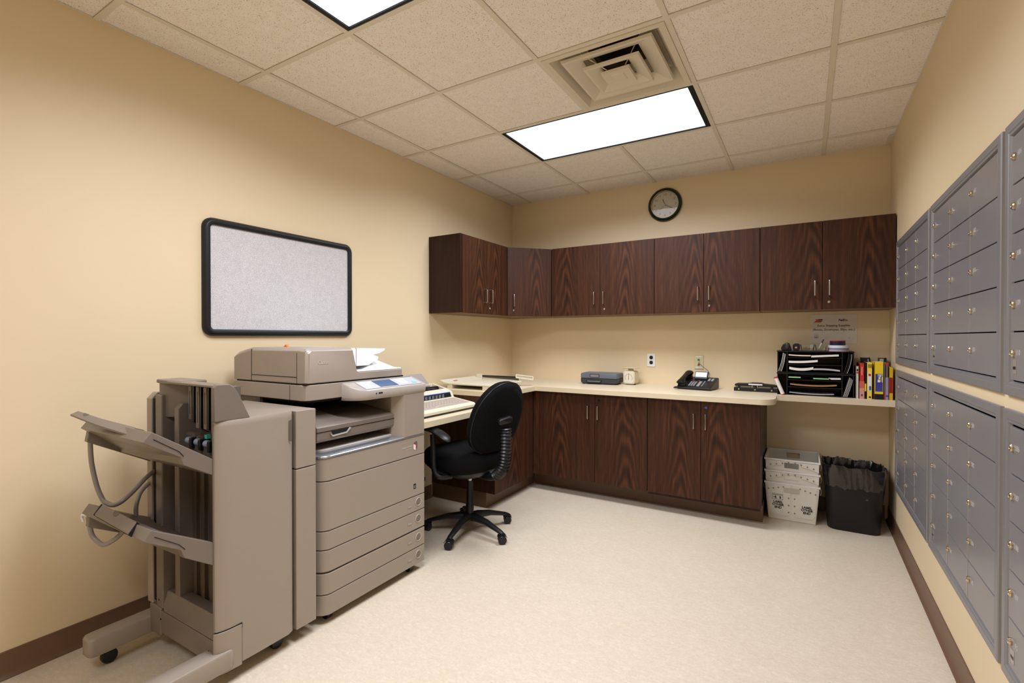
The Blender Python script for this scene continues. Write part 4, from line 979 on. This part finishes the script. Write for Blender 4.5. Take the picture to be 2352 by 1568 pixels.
o = finish('phone_line', MB().tube([(1.80, -.022, 1.068), (1.81, -.05, 1.06), (1.845, -.055, 1.03), (1.885, -.06, .995), (1.895, -.07, .96), (1.885, -.09, .93), (1.875, -.1, .915)], .0022, 8, 5), mat('line_grey', (120, 108, 90), .5), None)
tag(o, 'thin telephone line curving from the wall jack to the black phone', 'cable')
# hole punch
t = thing('hole_punch', 'long black three-hole punch on the worktop beside the phone', 'hole punch', (2.245, -.17, CT))
Rh_ = Matrix.Translation((2.235, -.17, CT)) @ Matrix.Rotation(math.radians(-2), 4, 'Z')
finish('base', MB().box(-.145, .148, -.045, .045, 0, .028, Rh_), BLACK, t, bevel=.003)
finish('lever', MB().prism([(-.14, .036), (-.14, .052), (-.12, .058), (-.05, .060), (-.02, .066), (.04, .066), (.06, .060), (.125, .056), (.143, .050), (.143, .036)], -.035, .02, 'y', Rh_), BLACK, t, bevel=.004)
finish('label', MB().box(-.045, .045, -.033, -.005, .0662, .068, Rh_), WHITE, t) if False else finish('label', MB().box(-.045, .048, -.0365, -.034, .048, .058, Rh_), WHITE, t)
for x in (-.11, 0, .11): finish('punch_head', MB().box(x-.008, x+.008, -.047, -.02, .006, .036, Rh_), BLACK, t, bevel=.001); finish('punch_pin', MB().box(x-.004, x+.004, -.0485, -.046, .010, .020, Rh_), BRASS, t)
finish('spring_post', MB().cyl(tuple(Rh_ @ Vector((-.02, -.03, .034))), .006, .02, 'z', 12), CHROME, t); finish('spring_post', MB().cyl(tuple(Rh_ @ Vector((.015, -.03, .034))), .006, .02, 'z', 12), CHROME, t)

# ------------------------------------------------------------------ organizer: two stacked black sorters
OX0, OX1, OY0, OY1 = 2.382, 2.83, -.30, -.05
for k in range(2):
    z0 = CT+k*.156; z1 = z0+.153
    t = thing('desktop_sorter', ['lower of two stacked black letter sorters at the right end of the worktop', 'upper of two stacked black letter sorters, carrying tape rolls and glass cups'][k], 'letter sorter', (2.6, -.17, z0), 'black letter sorters')
    c_ = MB(); c_.box(OX0, OX1, OY0, OY1, z0, z0+.005); c_.box(OX0, OX1, OY1-.005, OY1, z0, z1)
    finish('case', c_, BLACK, t)
    finish('top', MB().box(OX0-.004, OX1+.003, OY0-.002, OY1, z1-.006, z1), BLACK, t)
    for x in (OX0, OX1-.005): finish('side_panel', MB().box(x, x+.005, OY0, OY1, z0, z1-.006), BLACK, t)
    for x in (2.44, 2.762): finish('divider', MB().box(x, x+.005, OY0, OY1, z0+.005, z1-.006), BLACK, t)
    for z in (.055, .105): finish('shelf', MB().box(2.445, 2.762, OY0+.003, OY1, z0+z, z0+z+.004), BLACK, t)
PAP = [mat('paper_a', (238, 232, 222), .8), mat('paper_pink', (232, 205, 190), .8), mat('paper_green', (170, 215, 150), .7), mat('paper_brown', (178, 128, 84), .7), mat('paper_grey', (190, 186, 182), .8), mat('folder_dark', (50, 42, 40), .6)]
def sheaf(x0, x1, z, th, bend, m, label, tilt=0, n=10):
    R = []
    for i in range(n+1):
        u_ = i/n; x = x0+(x1-x0)*u_; zz = z+bend*4*u_*(1-u_)+tilt*u_
        R.append([(x, OY0-.004, zz), (x, OY1-.03, zz), (x, OY1-.03, zz+th), (x, OY0-.004, zz+th)])
    o = finish('paper_stack', MB().rings(R), m, None); tag(o, label, 'papers', 'paper stacks in the sorters'); return o
zb, zt = CT+.009, CT+.156+.009
sheaf(2.452, 2.585, zt+.112, .008, -.002, PAP[1], 'pinkish paper stack on the top left shelf of the upper sorter', -.004)
sheaf(2.588, 2.745, zt+.101, .012, -.0, PAP[0], 'white and peach paper stack on the top right shelf of the upper sorter', .010)
sheaf(2.452, 2.625, zt+.060, .014, -.004, PAP[0], 'thick white paper stack on the middle shelf of the upper sorter', .010)
sheaf(2.456, 2.60, zt+.016, .016, -.010, PAP[0], 'crumpled white papers on the bottom shelf of the upper sorter', .002)
sheaf(2.60, 2.752, zt+.014, .010, .004, PAP[4], 'grey papers on the bottom right of the upper sorter', -.006)
sheaf(2.452, 2.525, zb+.112, .007, 0, PAP[2], 'short green paper stack on the top shelf of the lower sorter')
sheaf(2.60, 2.70, zb+.108, .006, 0, PAP[2], 'pale green envelopes in the middle of the lower sorter')
sheaf(2.69, 2.757, zb+.108, .010, 0, PAP[0], 'white envelopes on the top right of the lower sorter', .002)
sheaf(2.462, 2.735, zb+.064, .007, -.008, PAP[3], 'brown envelopes sagging on the middle shelf of the lower sorter', .002)
sheaf(2.456, 2.72, zb+.008, .003, -.006, PAP[4], 'thin grey sheet on the bottom shelf of the lower sorter', -.002)
def leaning(x0, x1, z0, z1, m, label, nn, bow=0, th=.0025):
    R = []
    for i in range(7):
        u_ = i/6; x = x0+(x1-x0)*u_+bow*4*u_*(1-u_); z = z0+(z1-z0)*u_
        R.append([(x, OY0-.006, z), (x, OY1-.04, z), (x+th, OY1-.04, z), (x+th, OY0-.006, z)])
    o = finish('catalog', MB().rings(R), m, None); tag(o, label, 'booklet', nn); return o
G1 = 'leaning catalogs'
for i in range(3): leaning(2.388+i*.009, 2.418+i*.006, zt, zt+.130-i*.004, PAP[0] if i != 1 else PAP[4], ['first white catalog from the left edge, leaning in the upper sorter', 'second catalog from the left, grey, leaning in the upper sorter', 'third catalog from the left, leaning in the upper sorter'][i], G1, .004)
for i in range(3): leaning(2.772+i*.009, 2.800+i*.008, zt-.002, zt+.13-i*.003, [PAP[5], PAP[5], PAP[4]][i], ['dark catalog leaning in the right bay of the upper sorter, against the divider', 'dark catalog in the middle of the right bay, upper sorter', 'grey bowed catalog in the right bay, upper sorter, outermost'][i], G1, .006)
for i in range(4): leaning(2.770+i*.007, 2.806+i*.005, zb-.003, zb+.126-i*.005, PAP[4], ['grey catalog leaning in the right bay of the lower sorter, nearest the divider', 'second grey catalog leaning in the right bay of the lower sorter', 'third grey catalog leaning in the right bay of the lower sorter', 'outermost grey catalog leaning in the right bay of the lower sorter'][i], G1, .002)
# rolled white tube with red ends leaning in the left bay
a0 = Vector((2.418, -.325, CT+.006)); a1 = Vector((2.375, -.33, CT+.118)); 
t = thing('paper_roll', 'white roll with red ends leaning on the left bay of the lower sorter', 'roll', a0)
finish('roll', MB().tube([a0, a1], .0125, 16), WHITE, t, smooth_ang=60); dv_ = (a1-a0).normalized()
finish('red_cap', MB().tube([a1-dv_*.001, a1+dv_*.006], .0135, 16), RED, t); finish('red_cap', MB().tube([a0-dv_*.005, a0+dv_*.002], .0128, 16), RED, t)
# things on top
TZ2 = CT+.156+.153
t = thing('tape_dispenser', 'black rounded tape dispenser on top of the sorter, leftmost item', 'tape dispenser', (2.45, -.2, TZ2))
pr_ = [(-.055, 0), (-.062, .02), (-.045, .045), (-.015, .058), (.01, .055), (.022, .035), (.03, .018), (.035, 0)]
finish('body', MB().prism([(2.445+y*.7, TZ2+z) for y, z in pr_], -.24, -.185, 'y'), BLACK, t, bevel=.006, seg=3)
finish('face', MB().slab([(.013*math.cos(a), .024*math.sin(a)) for a in [2*PI*i/20 for i in range(20)]], [(0, 0), (0, .003), (.006, .006)], on_back(2.442, -.24, TZ2+.032)), mat('gloss_black', (60, 60, 64), .08), t, smooth_ang=60)
t = thing('stapler_stand', 'small black desk gadget with orange mark beside the tape dispenser', 'gadget', (2.50, -.2, TZ2))
finish('body', MB().prism([(x, z) for x, z in rrect(2.475, 2.52, TZ2, TZ2+.052, .016, 5)], -.245, -.175, 'y'), BLACK, t, bevel=.003)
finish('mark', MB().box(2.490, 2.502, -.2465, -.2445, TZ2+.018, TZ2+.028), mat('mark_orange', (220, 160, 120), .5), t)
def gcup(name, label, cx_, cy_, w2, h, rot=0):
    t = thing(name, label, 'glass holder', (cx_, cy_, TZ2), 'glass holders on the sorter')
    o1 = rrect(cx_-w2*.85, cx_+w2*.85, cy_-.028, cy_+.028, .006, 3); o2_ = rrect(cx_-w2, cx_+w2, cy_-.034, cy_+.034, .006, 3)
    i1 = rrect(cx_-w2*.80, cx_+w2*.80, cy_-.024, cy_+.024, .005, 3); i2_ = rrect(cx_-w2*.94, cx_+w2*.94, cy_-.030, cy_+.030, .005, 3)
    finish('cup', MB().rings([[(x, y, TZ2+.001) for x, y in o1], [(x, y, TZ2+h) for x, y in o2_], [(x, y, TZ2+h) for x, y in i2_], [(x, y, TZ2+.006) for x, y in i1]]), GLASS, t)
    return t
gcup('glass_dish', 'clear glass dish of paper clips on the sorter', 2.565, -.22, .043, .045)
CL = mat('clip_copper', (176, 110, 80), .3, .7)
for i in range(14):
    a = random.random()*PI; x, y, z = 2.565+random.uniform(-.026, .026), -.22+random.uniform(-.014, .014), TZ2+.009+.0022*(i//2)
    o = finish('paper_clip', MB().tube([(x-.012*math.cos(a), y-.012*math.sin(a), z), (x+.012*math.cos(a), y+.012*math.sin(a), z+.002), (x+.012*math.cos(a)-.004*math.sin(a), y+.012*math.sin(a)+.004*math.cos(a), z+.002), (x-.009*math.cos(a)-.004*math.sin(a), y-.009*math.sin(a)+.004*math.cos(a), z)], .0007, 5), CL if i % 2 else CHROME, None)
    tag(o, 'small metal paper clip lying in the clear glass dish', 'paper clip', 'paper clips in the glass dish')
gcup('glass_cup', 'square clear glass cup holding a pen, in front of the paper sign', 2.645, -.22, .034, .042)
t = thing('pen', 'grey and black pen leaning in the square glass cup', 'pen', (2.64, -.22, TZ2+.01))
finish('barrel', MB().tube([(2.632, -.222, TZ2+.0125), (2.650, -.215, TZ2+.055)], .0042, 10), mat('pen_grey', (190, 188, 190), .3), t); finish('cap', MB().tube([(2.650, -.215, TZ2+.055), (2.6605, -.211, TZ2+.080)], .0045, 10), BLACK, t)
TW = mat('tape_white', (225, 222, 226), .35)
t = thing('tape_roll', 'wide white printed tape roll lying under the navy one on the sorter', 'tape roll', (2.745, -.2, TZ2), 'tape rolls')
finish('roll', MB().lathe([(.038, 0), (.060, 0), (.060, .040), (.038, .040)], 40, Matrix.Translation((2.748, -.21, TZ2)), False), TW, t); 
b1 = MB().lathe([(.0602, .010), (.0602, .022)], 40, Matrix.Translation((2.748, -.21, TZ2)), False); finish('printed_band', b1, mat('band_blue', (120, 128, 160), .5), t)
b1 = MB().lathe([(.0602, .004), (.0602, .007)], 40, Matrix.Translation((2.748, -.21, TZ2)), False); finish('printed_band', b1, RED, t)
finish('core', MB().lathe([(.0375, .0), (.0375, .0405), (.035, .0405), (.035, 0)], 32, Matrix.Translation((2.748, -.21, TZ2)), False), PAP[3], t)
t = thing('tape_roll', 'navy tape roll with red edge on top of the white printed roll', 'tape roll', (2.745, -.2, TZ2+.041), 'tape rolls')
finish('roll', MB().lathe([(.038, .041), (.046, .041), (.046, .072), (.038, .072)], 40, Matrix.Translation((2.742, -.215, TZ2)), False), TAPEB, t)
finish('red_edge', MB().lathe([(.0463, .069), (.0463, .073), (.04, .073)], 40, Matrix.Translation((2.742, -.215, TZ2)), False), RED, t)
finish('core', MB().lathe([(.0375, .041), (.0375, .0722), (.035, .0722), (.035, .041)], 32, Matrix.Translation((2.742, -.215, TZ2)), False), PAP[0], t)

# ------------------------------------------------------------------ books
YEL = mat('cover_yellow', (240, 205, 40), .35); YEL2 = mat('cover_pale_yellow', (246, 214, 90), .35); PUR = mat('cover_indigo', (62, 62, 150), .35)
def book(x0, x1, h, col, label, depth=.20, yf=-.305, bands=(), txt=None, tcol=None):
    t = thing('book', label, 'book', ((x0+x1)/2, yf+depth/2, CT), 'books on the narrow worktop')
    cvm = MB(); cvm.box(x0, x0+.002, yf, yf+depth, CT, CT+h); cvm.box(x1-.002, x1, yf, yf+depth, CT, CT+h); cvm.box(x0, x1, yf, yf+.002, CT, CT+h)
    finish('cover', cvm, col, t)
    finish('pages', MB().box(x0+.002, x1-.002, yf+.002, yf+depth-.003, CT+.003, CT+h-.004), WHITE, t)
    for bi, (a, b, m, xa, xb) in enumerate(bands):
        finish('spine_panel', MB().box(x0+(x1-x0)*xa, x0+(x1-x0)*xb, yf-.0006-.0004*bi, yf, CT+a, CT+b), m, t)
    if txt:
        finish('spine_title', text_mb(txt[0], txt[1], frame(((x0+x1)/2-txt[1]*.3+(.012 if 'Find' in txt[0] else 0), yf-.0012-.0004*len(bands), CT+txt[2]), (0, 0, -1), (1, 0, 0)), .0002, align='LEFT'), tcol or BLACK, t)
    return t
book(2.840, 2.856, .212, mat('cover_bone', (206, 198, 182), .5), 'thin bone-white book, first beside the black sorter', bands=((.18, .195, BLACK, .25, .75), (.165, .175, RED, .2, .8)))
book(2.859, 2.886, .232, mat('cover_red', (200, 48, 38), .4), 'red book with pink lower spine beside the bone-white book', bands=((.0, .07, mat('cover_salmon', (214, 150, 130), .4), 0, 1), (.07, .115, mat('cover_coral', (206, 100, 84), .4), 0, 1), (.155, .21, mat('title_pale', (240, 180, 160), .4), .42, .58), (.018, .03, PUR, .35, .65)))
book(2.888, 2.896, .238, mat('cover_oxblood', (50, 22, 20), .5), 'thin dark book squeezed between the red and the pale yellow books', bands=((.05, .10, YEL, 0, 1),))
book(2.898, 2.928, .238, YEL2, 'pale yellow paperback with white and red title strip', bands=((.055, .17, WHITE, .18, .85), (.15, .166, RED, .3, .75), (.058, .085, mat('strip_teal', (70, 110, 130), .4), .4, .8), (.008, .018, BLACK, .4, .75), (.205, .228, mat('olive_ink', (120, 110, 30), .5), .22, .34), (.205, .228, MATS['olive_ink'], .46, .58), (.205, .228, MATS['olive_ink'], .70, .82)))
book(2.938, 2.987, .244, YEL, 'thick bright yellow book with indigo panel', bands=((.0, .036, BLACK, .02, 1), (.052, .166, PUR, .12, .9), (.112, .162, WHITE, .36, .9)), txt=('People\nFind', .017, .158))
book(2.989, 2.994, .236, WHITE, 'thin white booklet beside the thick yellow book', bands=((0, .055, RED, 0, 1),))
book(2.995, 3.012, .238, mat('cover_umber', (104, 88, 72), .5), 'narrow book with red top and lilac lower spine', bands=((.224, .238, RED, 0, 1), (.0, .145, mat('cover_lilac', (150, 140, 170), .4), .05, 1), (.02, .03, PUR, .2, 1)))
book(3.014, 3.037, .212, mat('cover_mustard', (206, 170, 30), .4), 'mustard book with dark red panel, last beside the mailboxes', bands=((.045, .145, mat('panel_red', (150, 18, 20), .4), .12, .85),))
book(2.885, 2.935, .264, BLACK, 'tall black book standing behind the red and pale yellow books', .085, -.10, bands=((.235, .255, WHITE, .74, .80),))
book(2.985, 3.025, .264, BLACK, 'tall black and grey book standing behind the narrow umber book', .085, -.10, bands=((.20, .258, mat('grey_label', (170, 168, 164), .5), .05, .60),))

# ------------------------------------------------------------------ mail totes
TX0, TX1, TY0, TY1 = 2.314, 2.637, -.385, -.02
cxt, cyt = (TX0+TX1)/2, (TY0+TY1)/2
def rect_at(k, z, dx=0): # k 0 bottom,1 top
    hx = .142+(.164-.142)*k+dx; hy = (TY1-TY0)/2*(.90+.10*k)+dx
    return [(cxt-hx, cyt-hy, z), (cxt+hx, cyt-hy, z), (cxt+hx, cyt+hy, z), (cxt-hx, cyt+hy, z)]
totelab = ['bottom white plastic mail tote with LABEL OTHER END printing, on the floor', 'middle white mail tote of the stack of three', 'top white mail tote of the stack, open and empty']
for k in range(3):
    zb_ = .085*k-.0+ (0.0 if k == 0 else .002); zt_ = .262+.082*k
    t = thing('mail_tote', totelab[k], 'mail tote', (cxt, cyt, zb_), 'stacked white mail totes')
    off = zt_-.262
    zb_ = off
    def kk(z): return (z-off)/.262
    def pz(u, side, z, o):   # side 0 front, 1 right, 2 back, 3 left ; u 0..1 along
        q = rect_at(kk(z), z); a, b = q[side], q[(side+1) % 4]
        x, y = a[0]+(b[0]-a[0])*u, a[1]+(b[1]-a[1])*u
        nx, ny = [(0, 1), (-1, 0), (0, -1), (1, 0)][side]
        return (x+nx*o, y+ny*o, z)
    sh = MB(); zlo = off+.002
    for side in range(4):
        if side in (0, 2) and k > 0:
            O_ = [(0, zlo), (1, zlo), (1, zt_), (0, zt_)]; I_ = [(.36, zt_-.060), (.63, zt_-.060), (.63, zt_-.022), (.36, zt_-.022)]
            sh.rings([[pz(u, side, z, 0) for u, z in O_], [pz(u, side, z, .0035) for u, z in O_], [pz(u, side, z, .0035) for u, z in I_], [pz(u, side, z, 0) for u, z in I_]], False, True)
        else:
            sh.rings([[pz(u, side, z, o) for u, z in ((0, zlo), (1, zlo), (1, zt_), (0, zt_))] for o in (0, .0035)])
    q = rect_at(0, zlo, -.0036); sh.rings([q, [(p[0], p[1], p[2]+.003) for p in q]])
    bd_ = finish('shell', sh, TOTE, t)
    rm = MB(); A_ = rect_at(1, 0, .004); B_ = rect_at(1, 0, -.006)
    rects_frame(rm, [p[:2] for p in A_], [p[:2] for p in B_], zt_-.010, zt_+.0015); finish('rim', rm, mat('tote_rim', (228, 226, 220), .4), t, bevel=.0015)
    yf = TY0-.001
    q = [p[:2] for p in rect_at(1, 0, .0015)]
    if k == 0:
        def yat(z): return cyt-((TY1-TY0)/2*(.90+.10*z/zt_))-.001
        fl = MB()
        for sgn in (-1, 1):
            pts = [(cxt+sgn*.006, .255), (cxt+sgn*.150, .255), (cxt+sgn*.140, .060), (cxt+sgn*.120, .032), (cxt+sgn*.030, .032), (cxt+sgn*.006, .050)]
            f_ = MB(); f_.rings([[(x, yat(z), z) for x, z in pts], [(x, yat(z)-.0025, z) for x, z in pts]]); finish('flap', f_, TOTE, t)
            for (rx, rz) in [(cxt+sgn*.018, zz) for zz in (.16, .11, .06)]+[(cxt+sgn*(.05+.03*i), .235-.008*i) for i in range(4)]:
                finish('rivet', MB().cyl((rx, yat(rz)-.0035, rz), .0048, .003, 'y', 10), RIVET, t)
        for (lx, lz) in ((cxt-.082, .118), (cxt+.090, .105)):
            Mt = frame((lx, yat(lz)-.0032, lz), (1, 0, 0), (0, yat(1)-yat(0), 1)); finish('lettering', text_mb('LABEL\nOTHER\nEND', .0215, Mt, .0009, ls=.9), BLACK, t)
        sgm = MB(); oz = .150; Mg = frame((cxt-.085, yat(oz+.012)-.0030, oz+.012), (1, 0, 0), (0, yat(1)-yat(0), 1))
        rects_frame(sgm, [(-.033, -.020), (.033, -.020), (.033, .020), (-.033, .020)], [(-.0318, -.0188), (.0318, -.0188), (.0318, .0188), (-.0318, .0188)], 0, .0012, 'z', Mg)
        for cx2 in (-.011, .017): sgm.prism([(cx2-.003, -.014), (cx2+.004, -.014), (cx2+.003, .0), (cx2+.001, .005), (cx2-.006, .002)], 0, .0012, 'z', Mg)
        sgm.box(-.027, -.014, -.006, -.003, 0, .0012, Mg); sgm.box(-.028, .028, .011, .0135, 0, .0012, Mg)
        finish('pictogram', sgm, BLACK, t)
        dp = MB(); dp.prism([(x, z) for x, z in rrect(cxt-.048, cxt+.048, .198, .232, .010, 4)], yat(.22)-.004, yat(.22)-.002, 'y'); finish('closed_grip', dp, mat('tote_grip', (190, 186, 172), .5), t)
    else:
        for sgn in (-1, 1):
            f_ = MB().prism([(cxt+sgn*.158, zt_-.012), (cxt+sgn*.158, zt_-.066), (cxt+sgn*.110, zt_-.050), (cxt+sgn*.055, zt_-.038), (cxt+sgn*.055, zt_-.012)], yf-.0022, yf, 'y'); finish('flap', f_, TOTE, t)
            for i in range(4): finish('rivet', MB().cyl((cxt+sgn*(.02+.036*i), yf-.0035, zt_-.019-(.0 if i < 1 else .008*(i))), .0048, .003, 'y', 10), RIVET, t)
    lh = MB()
    for sgn in (-1, 1): lh.tube([(cxt+sgn*.168, TY0+.01, zt_-.012), (cxt+sgn*.172, TY0+.012, zt_-.03), (cxt+sgn*.168, TY0+.014, zt_-.055)], .0022, 6, 3)
    finish('side_wire', lh, CHROME, t)

# ------------------------------------------------------------------ waste bin with liner, second bin behind
t = thing('waste_bin', 'black waste bin lined with a shiny black bag, beside the white mail totes', 'bin', (2.83, -.25, 0))
bx0, bx1, by0, by1 = 2.672, 2.985, -.395, -.13
def binr(s, z): return [(2.83+(x-2.83)*s, -.262+(y+.262)*s, z) for x, y in rrect(bx0, bx1, by0, by1, .06, 6)]
sh = MB().rings([binr(.90, 0), binr(.93, .006), binr(1.06, .395), binr(1.05, .395), binr(.92, .012)])
finish('shell', sh, BINBLK, t, smooth_ang=50)
lin = MB(); R = []
_b = [Vector((*p, 0)) for p in rrect(bx0, bx1, by0, by1, .06, 6)]; _L = [(_b[(i+1) % len(_b)]-_b[i]).length for i in range(len(_b))]; _T = sum(_L); base = []
for q in range(120):
    d_ = _T*q/120; i = 0
    while d_ > _L[i]: d_ -= _L[i]; i += 1
    p_ = _b[i].lerp(_b[(i+1) % len(_b)], d_/_L[i]); base.append((p_.x, p_.y))
n_ = len(base); random.seed(3)
ph1 = [random.uniform(-1, 1) for _ in range(n_)]
def nz(i, k): return .45*math.sin(i*.42+k*1.3)+.35*math.sin(i*.95+k*2.2)+.25*math.sin(i*1.9+k)+.15*ph1[i % n_]
for k, (s, z, am, az) in enumerate(((1.035, .285, .002, .012), (1.055, .32, .004, .006), (1.075, .36, .005, .005), (1.095, .398, .006, .007), (1.085, .418, .005, .012), (1.04, .412, .006, .010), (1.0, .36, .006, .006), (.97, .22, .006, .0))):
    R.append([(2.83+(x-2.83)*s+am*nz(i, k), -.262+(y+.262)*s+am*nz(i+5, k), z+az*nz(i+9, k)+.012*(1-(x-bx0)/(bx1-bx0))*(k in (3, 4, 5))) for i, (x, y) in enumerate(base)])
lin.rings(R, False); ln = finish('liner', lin, BAG, t, smooth_ang=60)
t = thing('recycling_bin', 'dark blue bin wedged behind the black waste bin, next to the right wall', 'bin', (2.96, -.09, 0))
rb = MB(); rb.rings([[(x, y, 0) for x, y in rrect(2.80, 3.00, -.105, -.03, .02)], [(x, y, .37) for x, y in rrect(2.78, 3.035, -.112, -.022, .02)], [(x, y, .37) for x, y in rrect(2.785, 3.03, -.107, -.027, .02)], [(x, y, .01) for x, y in rrect(2.805, 2.995, -.10, -.035, .02)]]); finish('shell', rb, BLUEB, t)
